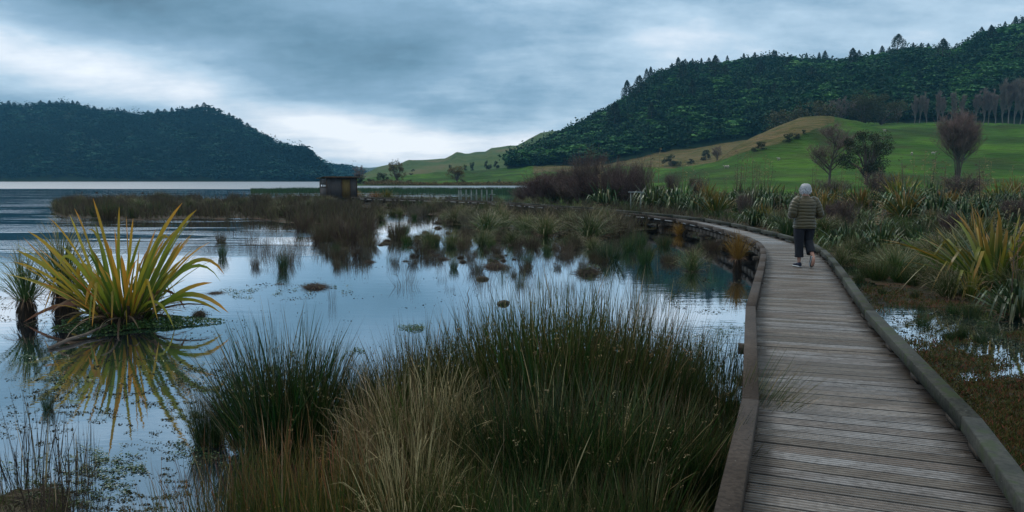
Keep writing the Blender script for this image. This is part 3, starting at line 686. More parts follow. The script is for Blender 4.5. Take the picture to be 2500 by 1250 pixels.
for px, ytop, hh, k, lab in ridge:
    p = on_hill(h3, px, .97); Ht = max(D(px, ytop-5, p[1])[2]-p[2], 9.0)
    place('c', con, p-np.array([0, 0, .6]), px*.7, (Ht*.85, Ht*.85, Ht+.6), lab, 'tree', 'conifers along the forested ridge', k)
mids = [(1700, .72), (1745, .55), (1770, .62), (1665, .60), (1612, .70), (1610, .45), (1560, .62), (1690, .38), (1855, .60), (1925, .72), (1980, .52), (2080, .5), (2090, .75), (1830, .35), (2190, .62), (2130, .68), (2420, .62), (2395, .8), (2490, .38), (1590, .3), (1500, .5), (1890, .28), (2300, .5), (1735, .85), (1640, .8)]
for i, (px, u) in enumerate(mids):
    p = on_hill(h3, px, u); Ht = (14+4*sin(i*2.3))*(1 if u < .66 else .55)
    place('c', con, p, i, (Ht*1.05, Ht*1.05, Ht), 'dark conifer poking out of the fern canopy on the face of the right hill', 'tree', 'conifers scattered on the face of the right hill', i % 4)
lr = [8, 22, 36, 50, 66, 84, 100, 122, 140, 152, 166, 178, 190, 207, 214, 219, 231, 250, 275, 288, 297, 304, 362, 372, 386, 394, 403, 420, 434, 446, 457, 470, 482, 491, 499, 510, 522, 536, 548, 560, 569, 579, 586, 596, 604, 625, 660, 686, 720, 750]
for i, px in enumerate(lr):
    p = on_hill(h1, px, .98); Ht = 7+5*abs(sin(i*1.9))
    place('c', con, p, i*1.3, (Ht*1.3, Ht*1.3, Ht), 'small dark tree standing out along the skyline of the hill across the lake', 'tree', 'trees along the skyline of the left hill', i % 4)
purge(con)

def tree_at(root, px, pyb, pyt, Y, sw=1.0, rz=0, label='', cat='tree', group=None, z=None):
    zb = z if z is not None else D(px, pyb, Y)[2]
    zt = D(px, pyt, Y)[2]; Ht = zt-zb; x = colx(px, Y, (zb+zt)/2)
    return place('t', [root], (x, Y, zb), rz, (Ht*sw, Ht*sw, Ht), label, cat, group, 0)
P_ = []
tA = bare(rs(71), 'bare_tree', 'twig_pink', 'bark', 4, (15, 7, 5), .72, .45, 1, .3, .020, 8, .07, .0022)
tree_at(tA, 2028, 462, 278, 105, .95, 0, 'slender leafless tree with pinkish fan crown standing in front of the grassy knoll', 'tree')
tC = bare(rs(72), 'bare_tree', 'twig_pink', 'bark', 4, (9, 6, 5), .66, .55, 13, .50, .012, 6, .07, .0020)
tree_at(tC, 2343, 452, 262, 110, .8, .5, 'tall leafless tree with many upright stems and wide reddish crown in the right field', 'tree')
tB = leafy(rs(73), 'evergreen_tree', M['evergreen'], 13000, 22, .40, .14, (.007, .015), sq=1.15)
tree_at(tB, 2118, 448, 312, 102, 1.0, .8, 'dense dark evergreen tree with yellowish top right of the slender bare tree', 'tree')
tD = bare(rs(74), 'bare_tree', 'twig_grey', 'bark', 4, (7, 6, 5), .6, .4, 3, .15, .02, 7, .05, .0035)
tree_at(tD, 1752, 394, 352, 215, 1.1, 0, 'small grey leafless tree at the left foot of the grassy knoll', 'tree')
# tall bare poplars in front of the right forest
tP = [bare(rs(80+i), 'poplar_tree', 'twig_grey', 'bark_pale', 4, (18, 6, 3), .30, .9, 1, .15, .016, 8, .075, .0045) for i in range(3)]
pop = [(2232, 308, 232), (2244, 306, 225), (2262, 306, 236), (2290, 306, 222), (2302, 306, 228), (2322, 307, 220), (2400, 306, 214), (2412, 306, 218), (2430, 306, 226), (2448, 306, 196), (2462, 306, 190), (2476, 306, 186), (2490, 306, 194), (2382, 306, 222), (2350, 306, 226), (2505, 306, 196)]
lp = ['leftmost pale poplar of the bare row below the forest', 'second pale bare poplar, close beside the leftmost', 'short bare poplar after the leftmost two', 'pale straight poplar in the open middle of the row', 'poplar touching the straight pale one in the row', 'poplar left behind the multi stem bare tree',
      'poplar right behind the multi stem bare tree', 'poplar leaning just right of the multi stem tree', 'poplar before the dense tall group at the right', 'first of the tall brownish poplars at the right end', 'second of the tall brownish poplars at the right end', 'tallest brownish poplar at the right end', 'brownish poplar close to the right picture edge', 'bare poplar directly behind the crown of the multi stem tree', 'bare poplar behind the left side of the multi stem crown', 'poplar cut by the right picture edge']
for i, (px, a, t_) in enumerate(pop):
    zb = pasture(np.array([px]), np.array([318.]))[1][0]
    place('p', tP, (colx(px, 318, zb), 318, zb-.3), i, ((D(px, t_, 318)[2]-zb)*.85,)*2+(D(px, t_, 318)[2]-zb,), lp[i], 'tree', 'bare poplars below the forest', i % 3)
for px, a, t_, nm in ((2055, 306, 226, 'grey leafless tree between the two round trees behind the knoll'), (2085, 306, 232, 'smaller grey bare tree left of the wide round tree behind the knoll'), (2190, 306, 258, 'grey bare tree at the right side of the wide round tree'), (2016, 300, 236, 'thin grey bare tree right of the domed tree on the knoll')):
    zb = pasture(np.array([px]), np.array([312.]))[1][0]; Ht = D(px, t_, 312)[2]-zb
    place('q', [tD], (colx(px, 312, zb), 312, zb-.3), px, (Ht*.8, Ht*.8, Ht), nm, 'tree', None, 0)
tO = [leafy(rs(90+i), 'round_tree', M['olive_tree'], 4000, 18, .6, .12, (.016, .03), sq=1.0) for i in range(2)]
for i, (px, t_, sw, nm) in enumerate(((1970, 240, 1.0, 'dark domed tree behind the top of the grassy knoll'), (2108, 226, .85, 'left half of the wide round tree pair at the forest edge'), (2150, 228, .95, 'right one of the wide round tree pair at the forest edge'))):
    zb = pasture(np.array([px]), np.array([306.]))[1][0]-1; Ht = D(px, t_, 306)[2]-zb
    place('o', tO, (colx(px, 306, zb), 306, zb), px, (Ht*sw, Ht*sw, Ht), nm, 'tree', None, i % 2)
bush = [leafy(rs(95+i), 'round_bush', M['evergreen'], 1500, 10, .62, .04, (.03, .055), sq=1.0) for i in range(2)]
bl = [(1638, 405, 379, 235, 1.1, 'round dark bush alone on the pasture left of the knoll'), (1722, 392, 370, 222, .9, 'dark bush beside the small grey bare tree'), (1686, 402, 390, 240, 1.0, 'tiny dark bush in a hollow of the pasture'),
      (1858, 366, 347, 190, 1.2, 'lower dark bush on the flank of the knoll'), (1843, 372, 360, 188, 1.2, 'small scrub below the lower bush on the knoll'), (1925, 345, 326, 192, 1.1, 'upper dark bush on the flank of the knoll'), (1945, 340, 326, 192, 1., 'dark bush joined to the right of the upper bush on the knoll'), (1962, 330, 320, 196, .8, 'smallest bush at the upper end of the knoll scrub')]
for i, (px, yb, yt, Y, sw, lab) in enumerate(bl):
    zz = pasture(np.array([px]), np.array([float(Y)]))[1][0]; Ht = (yb-yt)/F*Y*1.1
    # find the distance at which the pasture is seen at this row
    Yc = np.linspace(120, 224, 80) if px > 1800 else np.linspace(200, 380, 80)
    zc_ = pasture(np.full(80, float(px)), Yc)[1]; row = 438.5-(zc_-HC)/Yc*F
    k = int(np.argmin(abs(row-yb))); Y = Yc[k]; zz = zc_[k]; Ht = (yb-yt)/F*Y*1.1
    place('b', bush, (colx(px, Y, zz), Y, zz-.2), i*1.7, (Ht*sw, Ht*sw, Ht), lab, 'bush', None, i % 2)
# lakeside trees beyond the hut
wl = [leafy(rs(100+i), 'willow_tree', M['willow'], 3000, 15, .48, .16, (.014, .03), sq=1.0) for i in range(2)]
place('w', wl, (colx(968, 282, 2), 282, .6), .3, (7.4, 7.4, 8.6), 'tall loose yellow brown tree on the far shore right of the hut', 'tree', None, 0)
place('w', wl, (colx(1116, 282, 2), 282, .9), 1.3, (8.2, 8.2, 6.9), 'broad yellow brown tree with dark base in the middle of the far shore', 'tree', None, 1)
for px, yb, yt, sw, lab in ((931, 451, 422, .9, 'dark rounded tree on the far shore just right of the hut'), (905, 451, 436, 1.2, 'low dark bush next to the hut on the far shore'), (886, 451, 432, 1.2, 'dark bush rising right behind the hut roof'), (868, 451, 430, 1.0, 'dark bush just above the hut roof'), (1000, 450, 438, 1.2, 'reddish low bush between the two yellow brown trees'), (1128, 450, 437, 1.1, 'dark bush under the broad yellow brown tree'), (1190, 450, 443, 1.6, 'low scrub on the shore right of the broad tree'), (1040, 451, 445, 2., 'low shore scrub left of the broad tree')):
    z0 = .4; Ht = D(px, yt, 272)[2]-z0
    place('b', bush, (colx(px, 272, z0), 272, z0-.1), px, (Ht*sw, Ht*sw, Ht), lab, 'bush', None, int(px) % 2)
place('q', [tD], (colx(880, 276, 3), 276, .3), 1.1, (8, 8, 7.8), 'grey leafless tree behind the hut roof against the pale sky gap', 'tree', None, 0)
for px, yb, yt, sw, lab in ((1099, 421, 403, .42, 'small dark poplar shaped tree above the broad far shore tree'), (1136, 423, 402, .42, 'dark upright tree on the grassy hill foot, left of the taller one'), (1153, 420, 397, .45, 'taller dark upright tree on the grassy hill foot'), (1188, 414, 392, .4, 'dark spire before the grassy hill, left of the bushy pair'), (1196, 414, 401, .9, 'dark bushy tree at the foot of the grassy hill'), (1212, 412, 393, .7, 'rounder dark tree right of the bushy one on the grassy hill foot'), (1063, 432, 422, 1.2, 'low dark bush on the lower slope of the grassy hill'), (1004, 430, 422, 1.5, 'dark scrub patch low on the grassy hill'), (1008, 418, 412, 1.5, 'tiny scrub mark on the middle of the grassy hill')):
    Y = 420; zb = D(px, yb, Y)[2]; Ht = D(px, yt, Y)[2]-zb
    place('b', bush, (colx(px, Y, zb), Y, zb-.2), px, (Ht*sw, Ht*sw, Ht*1.05), lab, 'tree' if sw < 1 else 'bush', None, int(px) % 2)
# cabbage trees on the shore
def cabbage(rng):
    root = empty('cabbage_tree'); g = Geo(); tube(g, [(0, 0, 0), (.02, 0, .35), (0, 0, .7)], [.05, .035, .03], 6); g.obj('trunk', M['bark'], root)
    g = Geo(); n = 90; d = unit(rng.normal(0, 1, (n, 3))); blades(g, np.tile([0, 0, .7], (n, 1)), d+np.array([0, 0, .3]), .33, .035, .5, 3, rng); g.obj('crown', M['flax_green'], root); return root
cb_ = cabbage(rs(120))
for px, yt, lab in ((1219, 437, 'little cabbage tree with round tuft on the bright green far field'), (1192, 441, 'shorter cabbage tree left of the tufted one on the far field'), (1266, 446, 'tiny cabbage tree near the brown shrubs on the far field')):
    z0 = pasture(np.array([px]), np.array([272.]))[1][0]; Ht = D(px, yt, 272)[2]-z0
    place('cb', [cb_], (colx(px, 272, z0), 272, z0), px, max(Ht, 1.2), lab, 'tree', None, 0)
purge(bush+wl+tO+tP)
# scrub along the far lake edge (uncountable)
rng = rs(130); n = 900; px = rng.uniform(890, 1330, n); Yq = rng.uniform(262, 272, n); zz = pasture(px, Yq)[1]; g = Geo()
c = np.stack([colx(px, Yq, zz), Yq, zz], 1); c = np.repeat(c, 14, 0)+rng.normal(0, .45, (n*14, 3))*np.array([1, 1, .7])+np.array([0, 0, .5])
cards(g, c, .22, rng); stuff(g.obj('shore_scrub', M['willow']), 'low olive and tan scrub fringing the far lake shore', 'scrub')

# sheep
def sheep():
    root = empty('sheep'); g = Geo(); u = np.linspace(-1, 1, 9); pts = [(x_*.5, 0, .62+.02*cos(x_*3)) for x_ in u]
    tube(g, pts, .02+.26*np.sqrt(np.clip(1-u**2*.95, 0, 1)), 10); tube(g, [(.46, 0, .72), (.6, 0, .86), (.66, 0, .9)], [.11, .1, .09], 8)
    g.obj('body', plain('wool', [(.3, (.28, .26, .2)), (.7, (.45, .42, .35))], 9, .95), root, True)
    g = Geo(); tube(g, [(.62, 0, .92), (.72, 0, .88), (.84, 0, .8)], [.08, .08, .045], 8); tube(g, [(.66, .05, .95), (.64, .16, .93)], [.03, .01], 5); tube(g, [(.66, -.05, .95), (.64, -.16, .93)], [.03, .01], 5)
    g.obj('head', plain('sheep_face', [(.3, (.25, .22, .19)), (.7, (.4, .37, .33))], 9, .9), root, True)
    for sx in (-.33, .33):
        for sy in (-.12, .12):
            g = Geo(); tube(g, [(sx, sy, .5), (sx+.02, sy, .25), (sx, sy, 0)], [.06, .035, .03], 6); g.obj('leg', bpy.data.materials['sheep_face'], root)
    return root
shp = sheep()
for i, (px, py, lab) in enumerate(((1772, 412, 'white sheep grazing below the left foot of the knoll'), (1778, 412, 'white sheep touching the first below the knoll'), (1990, 399, 'white sheep on the green slope left of the slender bare tree'), (1901, 393, 'pale sheep on the slope above the walker'), (2226, 380, 'white sheep right of the dark evergreen tree'), (2278, 379, 'sheep between the evergreen and the multi stem tree'), (2160, 325, 'sheep near the top of the field behind the evergreen'), (2412, 317, 'left sheep of the row high on the right field'), (2460, 316, 'middle sheep of the row high on the right field'), (2478, 318, 'pale sheep high on the right field near the picture edge'), (2492, 319, 'sheep at the right edge high on the field'))):
    Yc = np.linspace(100, 300, 200); zc_ = pasture(np.full(200, float(px)), Yc)[1]; row = 438.5-(zc_-HC)/Yc*F
    k = int(np.argmin(abs(row-py))); Yc_ = Yc[k]
    place('s', [shp], (colx(px, Yc_, zc_[k]), Yc_, zc_[k]), i*1.1+(.2 if i % 2 else 2.9), .82, lab, 'sheep', 'sheep on the pasture', 0)

# ------------------------------------------------------------- boardwalk
m, nt, b = nodes('deck_timber')
ri = nt.nodes.new('ShaderNodeNewGeometry').outputs['Random Per Island']; v = attr(nt, 't')      # t: across the deck 0..1
P = nt.nodes.new('ShaderNodeNewGeometry').outputs['Position']
n1 = noise(nt, 1, 6, scaled(nt, P, (2.2, 9, 1))); n2 = noise(nt, 26, 5)
c = ramp(nt, ri, [(0, (.10, .088, .076)), (.35, (.165, .145, .125)), (.62, (.22, .19, .165)), (.82, (.25, .25, .255)), (1, (.13, .10, .08))])
c = mix(nt, mth(nt, 'MULTIPLY', ramp(nt, n1, [(.4, (0, 0, 0)), (.65, (1, 1, 1))]), .55), c, (.055, .038, .028))
c = mix(nt, mth(nt, 'MULTIPLY', ramp(nt, n2, [(.35, (1, 1, 1)), (.55, (0, 0, 0))]), .45), c, (.03, .025, .02))
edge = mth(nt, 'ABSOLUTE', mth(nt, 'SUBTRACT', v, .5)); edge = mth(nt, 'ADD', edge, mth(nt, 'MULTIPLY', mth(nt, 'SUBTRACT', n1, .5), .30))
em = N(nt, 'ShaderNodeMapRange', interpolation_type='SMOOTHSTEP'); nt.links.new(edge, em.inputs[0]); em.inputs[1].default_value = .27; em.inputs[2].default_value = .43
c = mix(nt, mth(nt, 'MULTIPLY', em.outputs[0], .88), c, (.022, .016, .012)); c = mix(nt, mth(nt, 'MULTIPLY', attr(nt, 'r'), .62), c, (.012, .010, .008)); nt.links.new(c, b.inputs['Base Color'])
rr_ = ramp(nt, mth(nt, 'FRACT', mth(nt, 'MULTIPLY', ri, 13.7)), [(0, (.18, .18, .18)), (.3, (.36, .36, .36)), (1, (.66, .66, .66))])
nt.links.new(mth(nt, 'ADD', rr_, mth(nt, 'MULTIPLY', mth(nt, 'SUBTRACT', n1, .5), .5)), b.inputs['Roughness']); b.inputs['Specular IOR Level'].default_value = .55
bump(nt, b, n2, .4, .004)
M['deck'] = m
def timber(name, a, c_, moss=None):
    m, nt, b = nodes(name); P = nt.nodes.new('ShaderNodeNewGeometry').outputs['Position']
    n1 = noise(nt, 3, 6); n2 = noise(nt, 30, 5); c = ramp(nt, n1, [(.3, a), (.7, c_)])
    c = mix(nt, mth(nt, 'MULTIPLY', ramp(nt, n2, [(.4, (1, 1, 1)), (.55, (0, 0, 0))]), .5), c, tuple(x*.35 for x in a))
    sp_ = ramp(nt, noise(nt, 55, 2), [(.72, (0, 0, 0)), (.76, (1, 1, 1))]); c = mix(nt, mth(nt, 'MULTIPLY', sp_, .6), c, (.3, .31, .3))
    if moss: c = mix(nt, ramp(nt, noise(nt, 7, 5), [(.52, (0, 0, 0)), (.62, (.8, .8, .8))]), c, moss)
    nt.links.new(c, b.inputs['Base Color']); b.inputs['Roughness'].default_value = .8; b.inputs['Specular IOR Level'].default_value = .3; bump(nt, b, n2, .5, .006); return m
M['kerb'] = timber('kerb_timber', (.036, .027, .022), (.07, .055, .045)); M['kerb_r'] = timber('kerb_timber_weathered', (.022, .026, .022), (.065, .066, .056), (.03, .045, .016))
M['under'] = timber('under_timber', (.035, .028, .022), (.08, .065, .05))
bw = empty('boardwalk', (0, 0, 0)); tag(bw, 'long weathered grey timber boardwalk with low kerb rails curving away over the marsh', 'boardwalk')
g = Geo(); PW = .14; npl = int(sl_[-1]/PW); rng = rs(200)
for i in range(npl):
    i0 = int(i*PW/.02); i1 = min(int((i*PW+PW-.006)/.02), SL-1)
    fr = (i*PW)/.02-i0
    def edgept(s_, side):
        k = s_/.02; k0 = min(int(k), SL-2); f_ = k-k0
        A = Ls_s[k0]*(1-f_)+Ls_s[k0+1]*f_; B = Rs[k0]*(1-f_)+Rs[k0+1]*f_; u_ = (B-A)/np.linalg.norm(B-A)
        return A-u_*.05 if side == 0 else B+u_*.05
    s0 = i*PW; s1 = i*PW+PW-.007; dist = sl_[i0]
    nr_ = 4 if s0 < 18 else 1
    prof = []
    if nr_ > 1:
        for q in range(nr_):
            a0 = q/nr_; a1 = (q+.64)/nr_; prof += [(a0, -.009), (a0+.012, 0), (a1-.012, 0), (a1, -.009)]
        prof[0] = (0, -.002)
    else: prof = [(0, -.003), (.06, 0), (.94, 0), (1, -.003)]
    prof = [(0, -.03)]+prof+[(1, -.03)]
    rv = []; dz = rng.uniform(-.002, .002); tilt = rng.uniform(-.002, .002)
    ts = [0, .12, .5, .88, 1]; V = []
    for a, dzz in prof:
        A = edgept(s0+(s1-s0)*a, 0); B = edgept(s0+(s1-s0)*a, 1)
        for t_ in ts: V.append([*(A*(1-t_)+B*t_), ZD+dzz+dz+tilt*(t_-.5)*2]); rv.append(1.0 if dzz < -.001 else 0.0)
    g.add(V, grid_faces(len(prof), len(ts)), np.tile(ts, len(prof)), np.array(rv))
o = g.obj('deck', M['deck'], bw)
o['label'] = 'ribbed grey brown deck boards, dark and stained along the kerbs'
def kerb(side, s0, s1):
    g = Geo(); k0 = int(s0/.02); k1 = min(int(s1/.02), SL-1)
    C = (Ls_s if side == 0 else Rs); a = C[k0]; c_ = C[k1]; L_ = np.linalg.norm(c_-a); ang = atan2(c_[1]-a[1], c_[0]-a[0])-pi/2
    mid = (a+c_)/2; box(g, (*mid, ZK-.052), (.118, L_-.008, .10), rotz(ang), bev=.006)
    g.obj('kerb_rail', M['kerb'] if side == 0 else M['kerb_r'], bw)
    n = max(2, int(L_/1.1)+1)
    for j in range(n):
        g = Geo(); t_ = (j+.25)/(n-.5); p_ = a*(1-t_)+c_*t_; box(g, (*p_, ZD+.0235), (.10, .26, .047), rotz(ang)); 
        blk.append((s0+t_*(s1-s0), g))
blk = []
# rails meet at the bends of the near polygon, further on every 3 to 4 m
dn = np.r_[0, np.cumsum(np.linalg.norm(np.diff(Lw[:4], axis=0), axis=1))]
cutsL = list(dn)+list(np.arange(dn[-1]+2.3, 24, 1.5))+list(np.arange(25, sl_[-1], 3.0))+[sl_[-1]]
rj = [0]
for pt in (G(2345, 1015, ZK)[:2], G(2101, 756, ZK)[:2]):
    rj.append(sl_[int(np.argmin(np.linalg.norm(Rs-pt, axis=1)))])
cutsR = rj+list(np.arange(rj[-1]+3.2, 24, 1.6))+list(np.arange(25, sl_[-1], 3.0))+[sl_[-1]]
for side, cu in ((0, cutsL), (1, cutsR)):
    for a, c_ in zip(cu[:-1], cu[1:]):
        if c_-a > .3: kerb(side, a, c_)
blk.sort(key=lambda q: q[0])
for s_, gg in blk[:96]: gg.obj('kerb_block', M['under'], bw)
g = Geo()
for s_, gg in blk[96:]: g.add(gg.v[0], gg.f4[0])
if blk[96:]: oo = g.obj('kerb_blocks', M['under'], bw); oo['kind'] = 'stuff'
for side in (0, 1):                      # edge joists
    g = Geo(); C = (Ls_s+nr*.05 if side == 0 else Rs-nr*.05); st = 25
    for k in range(0, SL-st, st):
        a = C[k]; c_ = C[k+st]; L_ = np.linalg.norm(c_-a); ang = atan2(c_[1]-a[1], c_[0]-a[0])-pi/2; box(g, (*((a+c_)/2), ZD-.112), (.05, L_+.002, .16), rotz(ang))
    g.obj('joist', M['under'], bw)
npile = 0
for s_ in np.arange(1.2, sl_[-1], 2.6):
    k = int(s_/.02); ang = atan2(tn[k][1], tn[k][0])-pi/2
    g = Geo(); mid = (Ls_s[k]+Rs[k])/2; box(g, (*mid, ZD-.25), (np.linalg.norm(Rs[k]-Ls_s[k])+.25, .10, .11), rotz(ang)); g.obj('bearer', M['under'], bw)
    for C in (Ls_s[k]+nr[k]*.02, Rs[k]-nr[k]*.02):
        if npile < 56: g = Geo(); tube(g, [(*C, -.7), (*C, -.1), (*C, ZD-.31)], [.08, .08, .08], 8); g.obj('pile', M['under'], bw); npile += 1

# ------------------------------------------------------------- hut (bird hide)
M['ply'] = plain('hut_ply', [(.3, (.055, .050, .052)), (.7, (.10, .088, .085))], 2.5, .85, .4, .01, stretch=(6, 6, .6))
M['ply_door'] = plain('hut_door', [(.3, (.11, .075, .025)), (.7, (.17, .115, .04))], 3, .8, .3, .01, stretch=(5, 5, .6))
M['hut_brown'] = plain('hut_brown', [(.3, (.055, .032, .022)), (.7, (.10, .06, .035))], 3, .85, .3, .01)
M['roof'] = plain('hut_roof', [(.3, (.02, .02, .016)), (.7, (.05, .055, .03))], 4, .8, .5, .01)
hc = G(798, 482, ZD-.02); ang = radians(28); W, Dp, Hh = 3.0, 2.7, 1.95
hut = empty('hut', (hc[0], hc[1], ZD-.1), ang); tag(hut, 'small dark timber bird watching hut with flat sloping roof at the end of the boardwalk', 'hut')
# local: corner at origin, front wall along +x, left wall along +y
def wall(name, parts, mat):
    g = Geo()
    for (x0, x1, y0, y1, z0, z1) in parts: box(g, ((x0+x1)/2, (y0+y1)/2, (z0+z1)/2), (x1-x0, y1-y0, z1-z0))
    return g.obj(name, mat, hut)
zt = lambda y: Hh
wall('front_wall', [(0, .35, 0, .05, 0, Hh+.05), (.352, 1.52, .004, .054, 0, Hh+.05), (2.30, W, .004, .054, 0, Hh+.05), (1.52, 2.30, .004, .054, 1.82, Hh+.05)], M['ply'])
wall('door', [(1.535, 2.285, -.012, .03, .03, 1.80)], M['ply_door'])
wall('corner_post', [(-.03, .05, -.03, -.001, 0, Hh+.08)], M['hut_brown']); wall('corner_post', [(W-.05, W+.03, -.03, -.001, 0, Hh+.08)], M['hut_brown'])
wall('door_frame', [(1.46, 1.53, -.02, -.001, 0, 1.86), (2.29, 2.35, -.02, -.001, 0, 1.86), (1.53, 2.29, -.02, -.001, 1.81, 1.87)], M['hut_brown'])
z0, z1 = 1.12, 1.30
sw_ = wall('side_wall', [(0, .05, .06, Dp, 0, z0), (0, .05, .06, Dp, z1, Hh-.1), (0, .05, .06, .5, z0, z1), (0, .05, 1.0, 1.12, z0, z1), (0, .05, 1.62, 1.72, z0, z1), (0, .05, 2.5, Dp, z0, z1)], M['ply'])
wall('batten', [(-.03, -.001, .06, Dp, z0-.08, z0-.01)], M['hut_brown']); wall('corner_post', [(-.03, -.001, Dp-.08, Dp, 0, Hh-.15)], M['hut_brown'])
wall('back_wall', [(.051, W, Dp-.05, Dp-.002, 0, z0-.25), (.051, W, Dp-.05, Dp-.002, z1+.15, Hh-.12), (W-.2, W, Dp-.05, Dp-.002, z0-.25, z1+.15)], M['ply'])
wall('end_wall', [(W-.05, W-.002, .06, Dp-.06, 0, z0-.2), (W-.05, W-.002, .06, Dp-.06, z1+.1, Hh-.1)], M['ply'])
wall('floor', [(.06, W-.06, .06, Dp-.06, -.05, -.003)], M['under'])
g = Geo(); sl2 = .055
R_ = np.array([[1, 0, 0], [0, cos(-sl2), -sin(-sl2)], [0, sin(-sl2), cos(-sl2)]])
box(g, (W/2, Dp/2, Hh+.05), (W+.55, Dp+.75, .055), R_); g.obj('roof', M['roof'], hut)
wall('fascia', [(-.27, W+.27, -.385, -.36, Hh+.03, Hh+.14)], M['hut_brown'])
for (x_, y_) in ((.1, .1), (W-.1, .1), (.1, Dp-.1), (W-.1, Dp-.1)): wall('pile', [(x_-.06, x_+.06, y_-.06, y_+.06, -1.2, -.06)], M['under'])

# viewing screen of round posts beside the walk
scr = G(1120, 492, .45); s2 = G(1204, 492.5, .45); ang = atan2(s2[1]-scr[1], s2[0]-scr[0])
M['post'] = plain('grey_post', [(.3, (.12, .14, .13)), (.7, (.22, .25, .235))], 5, .8, .3, .01)
vs = empty('post_screen', (scr[0], scr[1], 0), ang); tag(vs, 'low screen of grey posts under a flat top rail beside the far boardwalk', 'railing')
Lq = float(np.linalg.norm(s2[:2]-scr[:2]))
for i in range(8):
    x_ = [0.02, .16, .52, .88, 1.24, 1.60, 1.96, 2.32][i]/2.34*(Lq-.06); g = Geo(); tube(g, [(x_, 0, -.4), (x_, 0, .8), (x_, 0, 1.40)], [.055]*3, 8); g.obj('post', M['post'], vs)
g = Geo(); box(g, (Lq/2-.02, 0, 1.43), (Lq+.18, .16, .055)); g.obj('top_rail', M['under'], vs)
g = Geo(); box(g, (.12, 0, 1.475), (.28, .2, .03)); g.obj('cap_board', plain('pale_board', [(.3, (.2, .23, .23)), (.7, (.32, .36, .36))], 4, .6, 0), vs)
g = Geo(); box(g, (Lq-.05, -.12, 1.02), (.48, .12, .035)); g.obj('shelf', bpy.data.materials['pale_board'], vs)
g = Geo(); box(g, (Lq-.18, -.12, .72), (.12, .06, .55)); g.obj('shelf_bracket', M['under'], vs)
# a pale rail among the shrubs (short bench-like bar)
a = D(1538, 469, 44); g = Geo(); bar = empty('bar_rail', (a[0], a[1], 0)); tag(bar, 'short pale horizontal rail on two thin posts left of the big flax bushes', 'railing')
box(g, (.35, 0, a[2]), (.9, .06, .05)); g.obj('rail', bpy.data.materials['pale_board'], bar)
for q in (.05, .65): g = Geo(); tube(g, [(q, 0, -.1), (q, 0, .7), (q, 0, a[2]-.03)], [.03]*3, 6); g.obj('post', M['post'], bar)

# ------------------------------------------------------------- walker
PX0, PY0 = G(1960, 652, ZD)[:2]
def ring_loft(g, rings, sides=28, r=0.0, close=True):
    """rings: list of (centre, rx, ry, frame u, frame v, power)"""
    V = []
    a = np.arange(sides)*2*pi/sides
    for c, rx, ry, u, v, p in rings:
        ca = np.sign(np.cos(a))*abs(np.cos(a))**(2/p); sa = np.sign(np.sin(a))*abs(np.sin(a))**(2/p)
        V.append(np.asarray(c)+np.outer(ca*rx, u)+np.outer(sa*ry, v))
    n = len(rings); V = np.concatenate(V); b = g.n
    i = np.arange(n-1)[:, None]*sides; j = np.arange(sides)[None]; jn = (j+1) % sides
    f = np.stack([i+j, i+jn, i+sides+jn, i+sides+j], -1).reshape(-1, 4)
    g.add(V, f, np.repeat(np.linspace(0, 1, n), sides), r)
    if close:
        for k, o in ((0, 0), (n-1, (n-1)*sides)):
            g.add([np.asarray(rings[k][0])], np.zeros((0, 3), int)); c = g.n-1; q = np.arange(sides)
            ff = np.stack([b+o+q, b+o+(q+1) % sides, np.full(sides, c)], 1); g.faces(ff[:, ::-1] if k == 0 else ff)
ex, ey, ez = np.eye(3)
def interp_rows(rows, zs):
    R = np.array(rows, float); o = np.argsort(R[:, 0]); R = R[o]
    return [np.interp(zs, R[:, 0], R[:, i]) for i in range(1, R.shape[1])]
def limb(path, radii, n, puff=0, per=.055, flat=1.0):
    P_ = np.array(path, float); d = np.r_[0, np.cumsum(np.linalg.norm(np.diff(P_, axis=0), axis=1))]
    s = np.linspace(0, d[-1], n)
    Q = np.stack([np.interp(s, d, P_[:, i]) for i in range(3)], 1)
    for _ in range(max(1, n//10)): Q[1:-1] = (Q[:-2]+Q[1:-1]*2+Q[2:])/4
    R = np.interp(s, d, radii)
    if puff: R = R*(1+puff*(np.abs(np.sin(pi*s/per))**.6-.5))
    T = unit(np.gradient(Q, axis=0)); out = []
    for q, t_, r in zip(Q, T, R):
        u = unit(np.cross(t_, ey) if abs(t_[1]) < .8 else np.cross(t_, ex)); v = np.cross(t_, u); out.append((q, r, r*flat, u, v, 2.1))
    return out
walker = empty('person', (PX0, PY0, ZD), radians(3)); tag(walker, 'grey haired person in olive quilted jacket and dark cropped trousers walking away on the boardwalk', 'person')
M['skin'] = plain('skin', [(.3, (.38, .19, .14)), (.7, (.46, .25, .19))], 6, .55, 0)
# body: one skinned surface
sk = [((0, 0, .88), .13), ((0, 0, 1.0), .125), ((0, .0, 1.15), .13), ((0, 0, 1.27), .11), ((0, .01, 1.35), .062), ((0, .02, 1.41), .054), ((0, .035, 1.47), .078), ((0, .035, 1.53), .086), ((0, .03, 1.575), .06)]
ed = [(i, i+1) for i in range(8)]
def chain(start, pts):
    global sk, ed
    p = start
    for q in pts: sk.append(q); ed.append((p, len(sk)-1)); p = len(sk)-1
    return p
LE = (-.255, -.02, 1.03); RE = (.285, -.02, 1.02)
wl_ = chain(3, [((-.15, 0, 1.29), .06), ((-.21, -.01, 1.17), .048), (LE, .042), ((-.22, .12, 1.04), .036), ((-.17, .22, 1.07), .026)])
wr_ = chain(3, [((.16, 0, 1.29), .06), ((.235, -.01, 1.17), .048), (RE, .042), ((.25, .12, 1.03), .036), ((.20, .22, 1.06), .026)])
